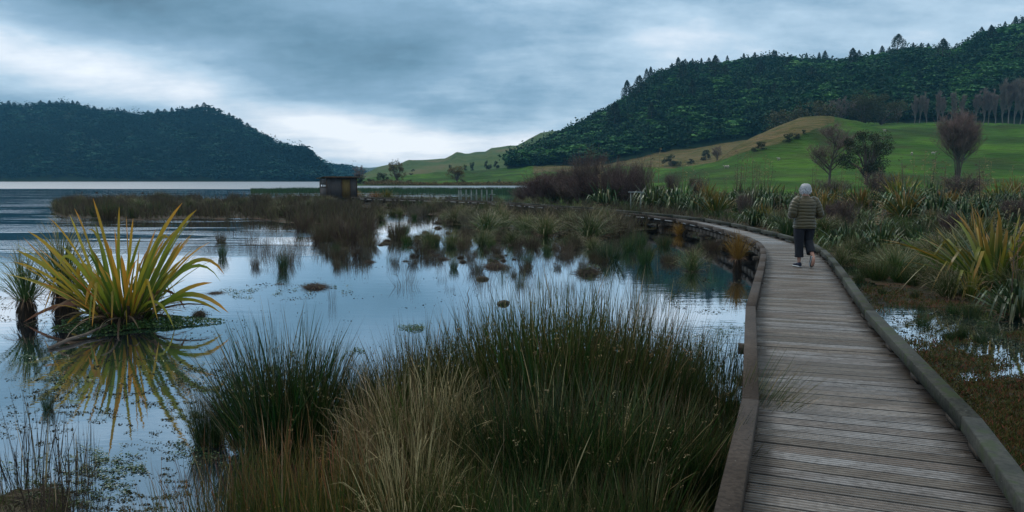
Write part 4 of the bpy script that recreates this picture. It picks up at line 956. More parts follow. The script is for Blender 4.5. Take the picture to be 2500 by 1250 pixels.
chain(0, [((-.085, 0, .80), .085), ((-.085, .02, .48), .055), ((-.082, .01, .30), .05), ((-.08, 0, .10), .03), ((-.085, .0, .05), .032), ((-.09, .07, .035), .032), ((-.095, .13, .025), .022)])
chain(0, [((.085, 0, .80), .085), ((.095, .05, .50), .055), ((.10, -.09, .36), .05), ((.095, -.22, .225), .031), ((.09, -.255, .19), .033), ((.09, -.235, .10), .032), ((.085, -.20, .04), .022)])
# palms, fingers and thumbs
for wi, sx in ((wl_, 1), (wr_, -1)):
    wx_, wy_, wz_ = sk[wi][0]
    sk.append(((wx_+sx*.035, wy_+.045, wz_+.012), .022)); ed.append((wi, len(sk)-1)); pal = len(sk)-1
    for k_, (dz_, ln) in enumerate(((.028, .034), (.010, .040), (-.009, .037), (-.027, .029))):
        b0 = np.array(sk[pal][0]); q1 = b0+[sx*.028, .026, dz_]; q2 = q1+[sx*ln*.7, ln*.35, -.002]; q3 = q2+[sx*ln*.55, -ln*.35, -.006]
        chain(pal, [(tuple(q1), .0095), (tuple(q2), .0085), (tuple(q3), .007)])
    b0 = np.array(sk[wi][0])+[sx*.012, .02, .02]; chain(wi, [(tuple(b0+[0, .005, .012]), .011), (tuple(b0+[sx*.012, .022, .028]), .0095), (tuple(b0+[sx*.032, .030, .030]), .008)])
me = bpy.data.meshes.new('body'); me.from_pydata([p for p, r in sk], ed, []); bo = bpy.data.objects.new('body', me); COL.objects.link(bo)
md = bo.modifiers.new('skin', 'SKIN'); md.use_smooth_shade = True
for i, (p, r) in enumerate(sk): me.skin_vertices[0].data[i].radius = (r, r)
me.skin_vertices[0].data[0].use_root = True
ss = bo.modifiers.new('sub', 'SUBSURF'); ss.levels = 2; ss.render_levels = 2
bpy.context.view_layer.update(); dg = bpy.context.evaluated_depsgraph_get()
me2 = bpy.data.meshes.new_from_object(bo.evaluated_get(dg)); bo.modifiers.clear(); bo.data = me2; me2.materials.clear(); me2.materials.append(M['skin']); bo.parent = walker; me2.name = 'body'
# face and ears (on the far side of the head)
g = Geo(); ring_loft(g, [((0, .115+.0*k, 1.49-.012*k), .006+.004*k, .008+.006*k, ex, ez, 2) for k in range(4)], 8)
g = Geo(); tube(g, [(0, .118, 1.515), (0, .132, 1.49), (0, .145, 1.468), (0, .118, 1.462)], [.008, .011, .014, .008], 8); g.obj('nose', M['skin'], walker, True)
for sx in (-1, 1):
    g = Geo(); ring_loft(g, [((sx*(.086+.006*k), .03, 1.487), .010+.006*(k == 1), .026+.006*(k == 1), ey, ez, 2) for k in range(3)], 12); g.obj('ear', M['skin'], walker, True)
    g = Geo(); ring_loft(g, [((sx*.032, .105+.006*k, 1.505), .013-.003*k, .008-.002*k, ex, ez, 2) for k in range(3)], 10); g.obj('eye', plain('eye', [(.4, (.5, .5, .48)), (.6, (.6, .6, .58))], 3, .2, 0), walker, True)
g = Geo(); tube(g, [(-.026, .112, 1.44), (0, .122, 1.441), (.026, .112, 1.44)], [.004, .007, .004], 6); g.obj('mouth', plain('lips', [(.4, (.3, .12, .1)), (.6, (.35, .14, .12))], 3, .5, 0), walker, True)
# hair: short, full at the crown, tapering to the nape
g = Geo(); rg = []
for z_, rx, ry, cy in ((1.432, .040, .030, -.020), (1.442, .056, .052, -.014), (1.46, .076, .076, -.003), (1.49, .096, .098, .012), (1.525, .104, .108, .022), (1.56, .102, .108, .026), (1.59, .088, .094, .028), (1.612, .062, .066, .03), (1.624, .028, .03, .03)):
    rg.append(((0.004, cy, z_), rx*.97, ry, ex, ey, 2.0))
ring_loft(g, rg, 24)
hv = g.v[0]; rng = rs(5); hv += rng.normal(0, .0028, hv.shape)
M['hair'] = leafmat('hair', [(0, (.30, .31, .34)), (.5, (.5, .52, .56)), (1, (.8, .82, .86))], rough=.55, trans=0, vary=0)
hr = g.obj('hair', M['hair'], walker, True)
n = 1500; th = rng.uniform(0, 2*pi, n); zz = rng.uniform(0, 1, n)
base = np.stack([.098*np.cos(th)*np.sqrt(1-(zz*.93)**2), .028+.102*np.sin(th)*np.sqrt(1-(zz*.93)**2), 1.515+zz*.105], 1); base[:, 2] -= np.where(np.sin(th) < .3, rng.uniform(0, .085, n), 0)*(zz < .4)
low_ = np.clip((1.50-base[:, 2])/.09, 0, 1); base[:, 0] *= 1-.38*low_; base[:, 1] = .028+(base[:, 1]-.028)*(1-.42*low_)
d = base-np.array([0, .03, 1.50]); d = unit(d)*.55+np.array([0, -.15, -1.]); g = Geo(); blades(g, base, d, .045, .006, .2, 3, rng, sway=.15)
g.obj('hair_strands', M['hair'], walker)
# jacket: quilted body and sleeves in one garment
m, nt, b = nodes('quilted_nylon'); P = objvec(nt); n1 = noise(nt, 9, 4, P); c = ramp(nt, n1, [(.3, (.030, .023, .005)), (.7, (.054, .042, .011))]); nt.links.new(c, b.inputs['Base Color'])
b.inputs['Roughness'].default_value = .42; b.inputs['Sheen Weight'].default_value = .2; bump(nt, b, noise(nt, 1, 4, scaled(nt, P, (40, 40, 14))), .5, .006); M['jacket'] = m
rows = [(.765, 0, .0, .214, .150), (.80, 0, 0, .222, .158), (.88, 0, 0, .212, .155), (.96, 0, 0, .196, .146), (1.04, 0, 0, .196, .146), (1.14, 0, 0, .208, .150), (1.22, .005, 0, .216, .146), (1.28, .006, 0, .205, .130), (1.32, .006, .005, .165, .105), (1.35, .004, .008, .115, .082), (1.37, .002, .012, .078, .068), (1.392, 0, .016, .070, .064)]
zs = np.arange(.765, 1.392, .0045); cx, cy, rx, ry = interp_rows(rows, zs)
zr = zs-.765; puff = np.abs(np.sin(pi*zr/.062+.25*np.sin(zr*9)))**.55
amp_ = np.where(zs < 1.37, .013, .004)
g = Geo(); ring_loft(g, [((cx[i], cy[i], zs[i]), rx[i]*.965+amp_[i]*(puff[i]-.4), ry[i]*.97+amp_[i]*(puff[i]-.4), ex, ey, 2.35) for i in range(len(zs))], 44, close=True)
V = g.v[0]; V[:, 2] += .004*np.sin(V[:, 0]*16+V[:, 2]*9)*(V[:, 2] < 1.3)+.0025*np.sin(V[:, 0]*31+V[:, 2]*23)
for sx, E_, wr in ((-1, LE, sk[wl_][0]), (1, RE, sk[wr_][0])):
    ring_loft(g, limb([(sx*.105, .0, 1.325), (sx*.17, -.005, 1.285), (sx*.222, -.015, 1.20), (sx*.25, -.025, 1.11), (E_[0]*1.02, -.03, 1.025), (E_[0]*.97, .05, 1.01), ((E_[0]+wr[0])/2, .12, 1.03), (wr[0], wr[1]-.01, wr[2])], [.068, .088, .086, .080, .076, .070, .060, .046], 90, .13, .058), 24)
g.obj('jacket', M['jacket'], walker, True)
g = Geo(); ring_loft(g, [((0, 0, .758), .205, .145, ex, ey, 2.35), ((0, 0, .768), .214, .152, ex, ey, 2.35), ((0, 0, .78), .206, .148, ex, ey, 2.35)], 40); g.obj('jacket_hem', M['jacket'], walker, True)
# trousers
M['cloth_dark'] = plain('dark_cloth', [(.3, (.006, .007, .011)), (.7, (.014, .016, .024))], 12, .8, .5, .004)
g = Geo()
zs = np.linspace(.98, .74, 8); ring_loft(g, [((0, 0, z_), np.interp(z_, [.74, .8, .98], [.196, .203, .185]), np.interp(z_, [.74, .98], [.142, .13]), ex, ey, 2.3) for z_ in zs[::-1]], 32)
ring_loft(g, limb([(-.092, 0, .80), (-.098, .01, .65), (-.09, .015, .48), (-.082, .012, .32), (-.080, .006, .195)], [.108, .100, .082, .076, .080], 30, flat=1.12), 24)
ring_loft(g, limb([(.094, 0, .80), (.098, .025, .65), (.098, .03, .52), (.098, -.05, .40), (.096, -.125, .285)], [.108, .100, .084, .078, .082], 30, flat=1.12), 24)
V = np.concatenate(g.v); rng = rs(8)
o = g.obj('trousers', M['cloth_dark'], walker, True)
# shoes
M['shoe'] = plain('shoe_upper', [(.3, (.008, .012, .03)), (.7, (.02, .03, .06))], 14, .7, .3, .003)
M['sole_w'] = plain('shoe_edge', [(.3, (.42, .45, .48)), (.7, (.55, .58, .6))], 14, .6, 0); M['sole_t'] = plain('shoe_tread', [(.3, (.14, .14, .135)), (.7, (.24, .24, .23))], 18, .8, .6, .01)
def shoe(loc, pitch, yaw):
    r = np.array([[1, 0, 0], [0, cos(pitch), -sin(pitch)], [0, sin(pitch), cos(pitch)]]); r = rotz(yaw)@r
    def fin(g):
        for k in range(len(g.v)): g.v[k] = g.v[k]@r.T+np.array(loc)
    g = Geo(); L = [(-.055, .030, .0, .058), (-.045, .036, 0, .075), (-.01, .037, 0, .078), (.03, .038, 0, .066), (.08, .042, 0, .052), (.13, .044, 0, .042), (.165, .036, 0, .032), (.185, .018, 0, .02)]
    ring_loft(g, [((0, y_, .022+h_/2), w_, h_/2, ex, ez, 2.6) for y_, w_, q_, h_ in L], 18); fin(g); s = g.obj('shoe', M['shoe'], walker, True)
    g = Geo(); ring_loft(g, [((0, y_, .018), w_+.004, .013, ex, ez, 3) for y_, w_, q_, h_ in L], 18); fin(g); g.obj('sole_edge', M['sole_w'], s, True)
    g = Geo(); ring_loft(g, [((0, y_, .006), w_*.95, .005, ex, ez, 3) for y_, w_, q_, h_ in L], 18); fin(g); g.obj('tread', M['sole_t'], s, True)
shoe((-.088, -.01, .0), 0, .10)
shoe((.092, -.235, .175), -1.12, -.12)

# ------------------------------------------------------------- plants
def ribbon(g, pts, W, rng, r, fold=.25, face=None, k=9):
    """a flax leaf along a Bezier p0 p1 p2"""
    p0, p1, p2 = [np.asarray(p, float) for p in pts]; s = np.linspace(0, 1, k+1)[:, None]
    P = (1-s)**2*p0+2*s*(1-s)*p1+s*s*p2; T = unit(np.gradient(P, axis=0))
    f = np.array([rng.normal(0, .5), -1, rng.normal(0, .35)]) if face is None else face
    side = unit(np.cross(T, f)); nn = np.cross(T, side); s = s[:, 0]
    prof = np.minimum(1, .45+.55*s/.4)*np.sqrt(np.clip(1-s**3.2, 0, 1)); prof[-1] = .04; w = (W/2*prof)[:, None]
    V = np.stack([P-side*w+nn*w*fold, P, P+side*w+nn*w*fold], 1); b = np.arange(k)[:, None]*3+np.arange(2)[None]
    g.add(V.reshape(-1, 3), np.stack([b, b+1, b+4, b+3], -1).reshape(-1, 4), np.repeat(s, 3), r)
def flax(seed, name, mat, n=70, W=.055, spread=.9, dead=22, stalks=0, kinky=.4, top=1.0, sh=1.7):
    """unit-height flax bush; parts: leaves, dead_leaves, flower_stalk"""
    rng = rs(seed); root = empty(name); g = Geo()
    q = rng.uniform(0, 1, n); a = rng.uniform(0, 2*pi, n); out_ = (q**.8)*spread
    base = np.stack([np.cos(a)*.10*(.3+q), np.sin(a)*.10*(.3+q), np.full(n, -.02)], 1)
    d = np.stack([np.cos(a)*out_, np.sin(a)*out_, np.ones(n)*(1.05-.35*q)], 1)+rng.normal(0, .08, (n, 3))
    L = rng.uniform(.75, 1.15, n)*top; kk = int(n*kinky)
    blades(g, base[:kk], d[:kk], L[:kk]*1.1, W*rng.uniform(.7, 1.1, kk), rng.uniform(.5, 1.1, kk), 8, rng, fold=.3, kink=(.62, 1.6), sway=.12)
    blades(g, base[kk:], d[kk:], L[kk:], W*rng.uniform(.6, 1.1, n-kk), rng.uniform(.1, .9, n-kk), 7, rng, fold=.3, sway=.12)
    g.obj('leaves', mat, root)
    if dead:
        g = Geo(); a = rng.uniform(0, 2*pi, dead); d = np.stack([np.cos(a), np.sin(a), rng.uniform(.1, .8, dead)], 1)
        blades(g, np.stack([np.cos(a)*.08, np.sin(a)*.08, np.full(dead, .05)], 1), d, rng.uniform(.35, .75, dead), W*.6, rng.uniform(.9, 2.0, dead), 6, rng, fold=.3, sway=.2); g.obj('dead_leaves', M['dead_leaf'], root)
    for s in range(stalks):
        g = Geo(); a = rng.uniform(0, 2*pi); h = sh*rng.uniform(.85, 1.1); x_, y_ = .12*cos(a), .12*sin(a)
        pts = [(x_*(1+t_*.8)+.02*sin(t_*5), y_*(1+t_*.8), h*t_) for t_ in np.linspace(0, 1, 7)]
        tube(g, pts, np.linspace(.010, .004, 7), 5, r=.2); B = []; Dd = []
        for t_ in np.linspace(.55, .98, 9):
            p_ = np.array([np.interp(t_*6, range(7), [q_[j] for q_ in pts]) for j in range(3)]); aa = rng.uniform(0, 2*pi); e = p_+np.array([cos(aa)*.09, sin(aa)*.09, .04])*(1.2-t_*.5)
            tube(g, [p_, (p_+e)/2+[0, 0, -.005], e], [.004, .003, .002], 4, r=.3, cap=False)
            for _ in range(7): B.append(e+rng.normal(0, .02, 3)); Dd.append([cos(aa)+rng.normal(0, .4), sin(aa)+rng.normal(0, .4), rng.uniform(-.6, .5)])
        blades(g, np.array(B), np.array(Dd), .05, .012, .3, 2, rng); g.obj('flower_stalk', M['shrub_brown'] if s % 2 else M['dry_stalk'], root)
    return root
def rush(seed, name, mat, n=900, W=.0034, splay=.42, rb=.16, droop=.12, dry=0.0, k=5, seeds=0, lean=0, parts=True):
    rng = rs(seed); root = empty(name) if parts else None
    def mk(n, L0, mt, nm, W_, dr):
        q = np.sqrt(rng.uniform(0, 1, n)); a = rng.uniform(0, 2*pi, n)
        base = np.stack([np.cos(a)*q*rb, np.sin(a)*q*rb, np.full(n, -.02)], 1)
        d = np.stack([np.cos(a)*q*splay+lean, np.sin(a)*q*splay, np.ones(n)], 1)+rng.normal(0, .07, (n, 3))
        L = L0*(1-.30*q**2)*rng.uniform(.35, 1.22, n)**.7
        g = Geo(); P = blades(g, base, d, L, W_*rng.uniform(.6, 1.6, n), rng.uniform(0, 2*dr, n), k, rng, sway=.14)
        if seeds and nm == 'green_stems':
            i = rng.choice(len(P), seeds); s = rng.randint(max(k-2, 1), k, seeds); C = P[i, s]; C = np.repeat(C, 7, 0)+rng.normal(0, .009, (seeds*7, 3)); cards(g, C, .007, rng, t=1.0, r=np.full(seeds*7, .99))
        o = g.obj(nm, mt, root); return o, P
    o, P = mk(int(n*(1-dry)), 1.0, mat, 'green_stems' if parts else name, W, droop)
    if not parts: return o
    if dry > 0: mk(int(n*dry), 1.02, M['dry_stalk'], 'dry_stems', W*1.05, droop*2.5)
    return root
def tussock(seed, name, mat, n=420, W=.011, mound=.0, droop=1.1):
    rng = rs(seed); root = empty(name); g = Geo(); q = rng.uniform(0, 1, n); a = rng.uniform(0, 2*pi, n)
    base = np.stack([np.cos(a)*q*.16, np.sin(a)*q*.16, mound+.05*(1-q)], 1); d = np.stack([np.cos(a)*q*1.0, np.sin(a)*q*1.0, np.ones(n)*.95], 1)+rng.normal(0, .16, (n, 3))
    blades(g, base, d, rng.uniform(.6, 1.25, n), W*rng.uniform(.7, 1.4, n), rng.uniform(.3, 1.6, n)*droop, 7, rng, fold=.3, sway=.2); g.obj('leaves', mat, root)
    g = Geo(); m_ = n//4; a = rng.uniform(0, 2*pi, m_); d = np.stack([np.cos(a), np.sin(a), rng.uniform(-.1, .7, m_)], 1)
    blades(g, np.stack([np.cos(a)*.1, np.sin(a)*.1, np.full(m_, mound+.02)], 1), d, rng.uniform(.3, .65, m_), W, 1.6, 5, rng, fold=.3); g.obj('dead_leaves', M['dead_leaf'], root)
    if mound > 0:
        g = Geo(); z_ = np.linspace(-.15, mound+.05, 9); ring_loft(g, [((0, 0, z), .17-.05*(z/max(mound, .1))**2+rng.uniform(-.015, .015), .17-.05*(z/max(mound, .1))**2, ex, ey, 2) for z in z_], 16)
        n2 = 500; a = rng.uniform(0, 2*pi, n2); zz = rng.uniform(0, mound+.06, n2); blades(g, np.stack([np.cos(a)*.155, np.sin(a)*.155, zz], 1), np.stack([np.cos(a)*.5, np.sin(a)*.5, -np.ones(n2)], 1), .15, .008, .3, 3, rng); g.obj('root_stump', M['thatch'], root)
    return root
def dead_mound(seed, n=900, flat=.55, green=False, name='sedge_mound'):
    rng = rs(seed); root = empty(name); g = Geo()
    zs = np.linspace(-.15, flat*.8, 9); ring_loft(g, [((rng.uniform(-.03, .03), rng.uniform(-.03, .03), z), .45*sqrt(max(.02, 1-(max(z, 0)/(flat*.85))**1.6)), .40*sqrt(max(.02, 1-(max(z, 0)/(flat*.85))**1.6)), ex, ey, 2) for z in zs], 20)
    g.obj('peat_core', M['thatch'], root)
    g = Geo(); a = rng.uniform(0, 2*pi, n); q = np.sqrt(rng.uniform(0, 1, n)); zz = flat*.85*(1-q**2)
    base = np.stack([np.cos(a)*q*.44, np.sin(a)*q*.40, zz+rng.uniform(-.02, .03, n)], 1); d = np.stack([np.cos(a)*(q+.2), np.sin(a)*(q+.2), .5-q*1.0], 1)+rng.normal(0, .35, (n, 3))
    blades(g, base, d, rng.uniform(.1, .5, n), .012, rng.uniform(-.1, 1.4, n), 4, rng, sway=.5); g.obj('dead_leaves', M['rush_brown'], root)
    if green:
        C = base[:700]+np.array([0, 0, .03]); g = Geo(); cards(g, C, .022, rng, flat=.4); g.obj('weed_cover', M['weed'], root)
    return root
def shrub(seed, name, mat, stems=46, H=1.0, spread=.45, tw=16):
    """many rising stems that branch into a haze of fine twigs, unit height"""
    rng = rs(seed); root = empty(name); g = Geo(); a = rng.uniform(0, 2*pi, stems); q = rng.uniform(.1, 1, stems)
    base = np.stack([np.cos(a)*.07*q, np.sin(a)*.07*q, np.zeros(stems)], 1); d = np.stack([np.cos(a)*q*spread*1.3, np.sin(a)*q*spread*1.3, np.ones(stems)], 1)
    P = blades(g, base, d, rng.uniform(.7, 1.02, stems), .013, -.15*q, 6, rng, sway=.25); g.obj('stems', M['bark'], root)
    B = []; Dd = []
    for p in P:
        for i in range(tw*2):
            k = rng.uniform(1., 6); k0 = min(int(k), 5); s = k-k0; B.append(p[k0]*(1-s)+p[k0+1]*s); t_ = p[k0+1]-p[k0]; Dd.append(unit(t_)+rng.normal(0, .45, 3))
    g = Geo(); P2 = blades(g, np.array(B), np.array(Dd), rng.uniform(.12, .28, len(B)), .0055, -.2, 4, rng, sway=.3)
    B2 = P2[:, rng.randint(1, 4)].repeat(2, 0); blades(g, B2, rng.normal(0, .6, B2.shape)+np.array([0, 0, .8]), rng.uniform(.06, .15, len(B2)), .004, 0., 2, rng, sway=.3)
    g.obj('twigs', mat, root); return root

K = {}
K['FG'] = [flax(300+i, 'flax_bush', M['flax_green'], 85+10*i, .058, .95, 24, [0, 1, 0, 2][i], .75) for i in range(4)]
K['FS'] = [flax(310+i, 'flax_bush', M['flax_green'], 60, .05, .8, 16, 3+i, .3, .95, 1.75) for i in range(2)]
K['FY'] = [flax(320+i, 'golden_flax', M['flax_yellow'], 110, .042, .75, 22, 0, .12) for i in range(2)]
K['FB'] = [flax(330, 'golden_flax', M['flax_gold2'], 110, .045, .95, 60, 0, .2)]
K['SG'] = [tussock(340+i, 'sedge_tussock', M['sedge']) for i in range(3)]
K['SM'] = [tussock(350+i, 'sedge_tussock', M['sedge'], 240, .012, .38, .9) for i in range(2)]
K['RG'] = [rush(360+i, 'rush_clump', M['rush_green'], 420, .0065, .48, .20, parts=False) for i in range(3)]
K['RO'] = [rush(364+i, 'rush_clump', M['rush_olive'], 420, .007, .5, .24, parts=False) for i in range(3)]
K['RB'] = [rush(370+i, 'brown_rushes', M['rush_brown'], 420, .008, .55, .34, .2, parts=False) for i in range(4)]
K['RE'] = [rush(376+i, 'grey_rushes', M['rush_grey'], 340, .008, .55, .36, .2, parts=False) for i in range(3)]
K['RT'] = [rush(380+i, 'thin_rushes', M['rush_brown'], 60, .007, .35, .45, .15, parts=False) for i in range(3)]
K['RN'] = [rush(384+i, 'thin_rushes', M['rush_green'], 90, .007, .22, .34, .15, parts=False) for i in range(2)]
K['OT'] = [tussock(390, 'orange_tussock', M['orange_tuft'], 420, .012, .0, .7)]
K['OM'] = [tussock(391, 'orange_tussock', M['orange_tuft'], 320, .012, .45, .6)]
K['MD'] = [dead_mound(400+i, flat=[.55, .8][i]) for i in range(2)]
K['MG'] = [dead_mound(405, flat=.5, green=True)]
K['SB'] = [shrub(410+i, 'brown_shrub', M['shrub_brown'], [60, 46, 70][i], 1, [.5, .38, .6][i]) for i in range(3)]
# foreground rushes, finer
K['fG'] = [rush(420+i, 'rush_clump', M['rush_green'], 1000, .0042, .44, .20, .10, .05, 6, 50) for i in range(2)]
K['fO'] = [rush(430+i, 'rush_clump', M['rush_olive'], 1000, .0042, .40, .22, .10, .04, 6, 60) for i in range(3)]
K['fD'] = [rush(440+i, 'dry_rush_clump', M['rush_olive'], 650, .0046, .42, .22, .30, .7, 7, 20) for i in range(2)]
K['fS'] = [rush(445+i, 'sparse_rush_clump', M['rush_orange'], 210, .0048, .30, .34, .10, .06, 6, 10) for i in range(2)]
K['fB'] = [rush(450+i, 'thin_rushes', M['rush_dark'], 48, .0060, .22, .20, .06, .1, 6, 10) for i in range(2)]
K['fN'] = [rush(456, 'reed_patch', M['rush_green'], 420, .0055, .14, .42, .05, .05, 6, 0)]
CAT = {'FG': 'flax', 'FS': 'flax', 'FY': 'flax', 'FB': 'flax', 'SG': 'sedge', 'SM': 'sedge', 'OT': 'tussock', 'OM': 'tussock', 'MD': 'mound', 'MG': 'mound', 'SB': 'shrub'}
def put(kind, px, pyb, pyt, label, group=None, sw=1.0, rz=None, k=None, dz=0.0, hm=1.0):
    p = gpt(px, pyb); Hh_ = (pyb-pyt)/F*(p[1]*cos(TH)+HC*sin(TH))*hm
    if Hh_ <= 0: raise ValueError(label)
    return place(kind, K[kind], (p[0], p[1], p[2]+dz), px*1.37 if rz is None else rz, (Hh_*sw, Hh_*sw, Hh_), label, CAT.get(kind, 'rushes'), group, k)
# --- right bank, behind the boardwalk
for a in [('FG', 1597, 517, 434, 'drooping green flax bush, left one of the big pair behind the boardwalk bend'), ('FG', 1660, 520, 436, 'drooping green flax bush, right one of the big pair behind the boardwalk bend'), ('FG', 1700, 524, 458, 'smaller flax wedged between the big pair and the orange yellow flax'),
          ('FY', 1748, 530, 458, 'orange yellow spiky flax right of the big green pair'), ('FY', 1725, 505, 444, 'orange topped flax rising behind the orange yellow spiky one'), ('FS', 1805, 512, 438, 'dark flax with tall seed stalks left of the walker'), ('FG', 1838, 520, 446, 'green flax with curled tips just right of the seed stalk flax'),
          ('FS', 1868, 505, 438, 'flax with a thick brown seed plume left of the walker'), ('FG', 1905, 522, 452, 'dark green flax touching the walker left sleeve in view'), ('FG', 1842, 556, 492, 'flax with a skirt of pale dead leaves beside the boardwalk left of the walker'), ('FY', 1862, 556, 500, 'yellowish flax with dead leaves growing against the pale skirted one'),
          ('FG', 1478, 507, 438, 'narrow flax among the brown leafless shrubs'), ('FG', 1352, 499, 466, 'small dark flax at the foot of the brown leafless shrubs'), ('FG', 1992, 505, 448, 'dark flax bush behind the walker right shoulder'), ('FG', 2040, 508, 446, 'flax bush with shining curled tips right of the walker'), ('FS', 2088, 512, 450, 'flax with thin brown stalks between the walker and the round flax'),
          ('FG', 2208, 528, 430, 'biggest round dark green flax in the middle of the right bank'), ('FY', 2196, 508, 428, 'olive gold flax standing behind the biggest round one'), ('FG', 2290, 512, 442, 'green flax bush right of the biggest round one'), ('FS', 2262, 500, 432, 'flax with brown seed plumes behind the biggest round one'), ('FG', 2342, 520, 462, 'low flax below the multi stem bare tree'),
          ('FS', 2402, 548, 468, 'flax with one very tall crooked seed stalk at the right'), ('FY', 2440, 505, 440, 'golden flax clump high on the right side of the bank'), ('FG', 2482, 515, 446, 'green flax at the right picture edge, upper one'), ('FY', 2476, 498, 434, 'golden flax at the right picture edge behind the green one'), ('FG', 2140, 508, 460, 'low flax left of the biggest round one'),
          ('FG', 1942, 512, 452, 'flax hidden behind the walker head'), ('FG', 2450, 545, 478, 'green flax above the big gold flax at the right'), ('FG', 2500, 560, 480, 'green flax cut by the right edge above the big gold one'), ('FG', 2330, 560, 500, 'dull green flax in the tangle left of the big gold one'), ('FG', 2275, 575, 510, 'small flax in the middle of the tangle on the right bank'),
          ('FY', 2385, 610, 520, 'yellow green flax blades left behind the big gold flax'), ('FG', 2100, 545, 498, 'low flax in front of the brown twiggy shrub right of the walker')]:
    put(a[0], a[1], a[2], a[3], a[4], 'flax bushes along the right bank', 1.0)
put('FB', 2428, 712, 505, 'huge golden green flax with pale dead leaves at the right edge of the marsh', None, 1.25, .8)
put('FG', 2492, 775, 640, 'dark flax in the lower right below the huge golden one', None, 1.0)
put('FY', 2368, 735, 655, 'small golden flax shoot before the huge golden one', None, .6)
for a in [('SG', 2185, 676, 592, 'large arching sedge tussock with straw leaves right of the boardwalk', 1.1), ('SG', 2054, 648, 590, 'small pale sedge tuft beside the right kerb', .9), ('SG', 2150, 655, 605, 'sedge tuft left of the large arching tussock', 1.), ('SG', 2245, 668, 608, 'sedge tuft right of the large arching tussock', 1.2), ('SG', 2290, 640, 570, 'tangled sedge between the big tussock and the gold flax', 1.3),
          ('RG', 2372, 775, 712, 'dark green rush clump standing in the wet flat at the right', 1.), ('RG', 2232, 730, 702, 'small dark rush tuft in the wet flat', 1.), ('RG', 1922, 582, 520, 'bright green rush mound left of the walker, nearer one', 1.0), ('RG', 1893, 566, 518, 'bright green rush mound left of the walker, farther one', 1.0), ('RG', 2078, 598, 548, 'dark rush clump right of the walker legs', 1.2), ('RG', 2160, 600, 540, 'dark rush clump in the middle of the right bank', 1.3), ('RG', 2305, 680, 630, 'dark rush clump under the big gold flax', 1.4), ('RG', 2098, 690, 655, 'small dark rush tuft near the kerb in the wet flat', 1.)]:
    put(a[0], a[1], a[2], a[3], a[4], None, a[5])
for a in [(1322, 499, 424, 1.3), (1298, 498, 442, 1.4), (1352, 499, 428, 1.2), (1390, 501, 432, 1.3), (1441, 502, 378, .75), (1424, 503, 432, 1.3), (1502, 506, 402, .8), (1528, 507, 410, .8), (1562, 506, 402, .75), (1466, 504, 432, 1.2), (1378, 499, 414, .9), (1272, 496, 458, 1.5), (1545, 506, 440, 1.), (1410, 500, 412, .8)]:
    put('SB', a[0], a[1], a[2], {1322: 'leftmost large purplish leafless shrub behind the boardwalk', 1441: 'tallest leafless brown shrub, a narrow one above the rest', 1502: 'tall fan shaped leafless shrub left of the flax pair', 1562: 'thin upright leafless shrub touching the left flax bush', 1272: 'lowest leafless shrub at the left end by the water'}.get(a[0], 'purplish brown leafless shrub in the thicket behind the boardwalk'), None if a[0] in (1322, 1441, 1502, 1562, 1272) else 'leafless shrubs in the thicket behind the boardwalk', a[3])
for a in [(2062, 575, 492, .9, 'brown twiggy shrub right behind the walker'), (2030, 560, 500, .8, 'thin brown shrub touching the walker right arm in view'), (1815, 540, 478, .8, 'grey brown twiggy shrub between the orange flax and the pale skirted flax'), (2316, 600, 520, .8, 'grey twiggy shrub in the tangle on the right bank'), (2345, 462, 430, 2., 'reddish low scrub at the foot of the multi stem tree'), (2150, 462, 425, 1.4, 'brown scrub right under the dark evergreen tree'), (2030, 470, 440, 1.6, 'brown scrub at the foot of the slender bare tree'), (1700, 478, 436, 1., 'faint brown shrub behind the flax pair'), (1640, 476, 428, .8, 'brown bush tips showing over the left flax of the pair'), (2475, 560, 490, 1.2, 'dark brown twiggy shrub at the right edge')]:
    if a[1] < 480: q = D(a[0], a[1], 78); 
    put('SB', a[0], max(a[1], 492), a[2], a[4], None, a[3])
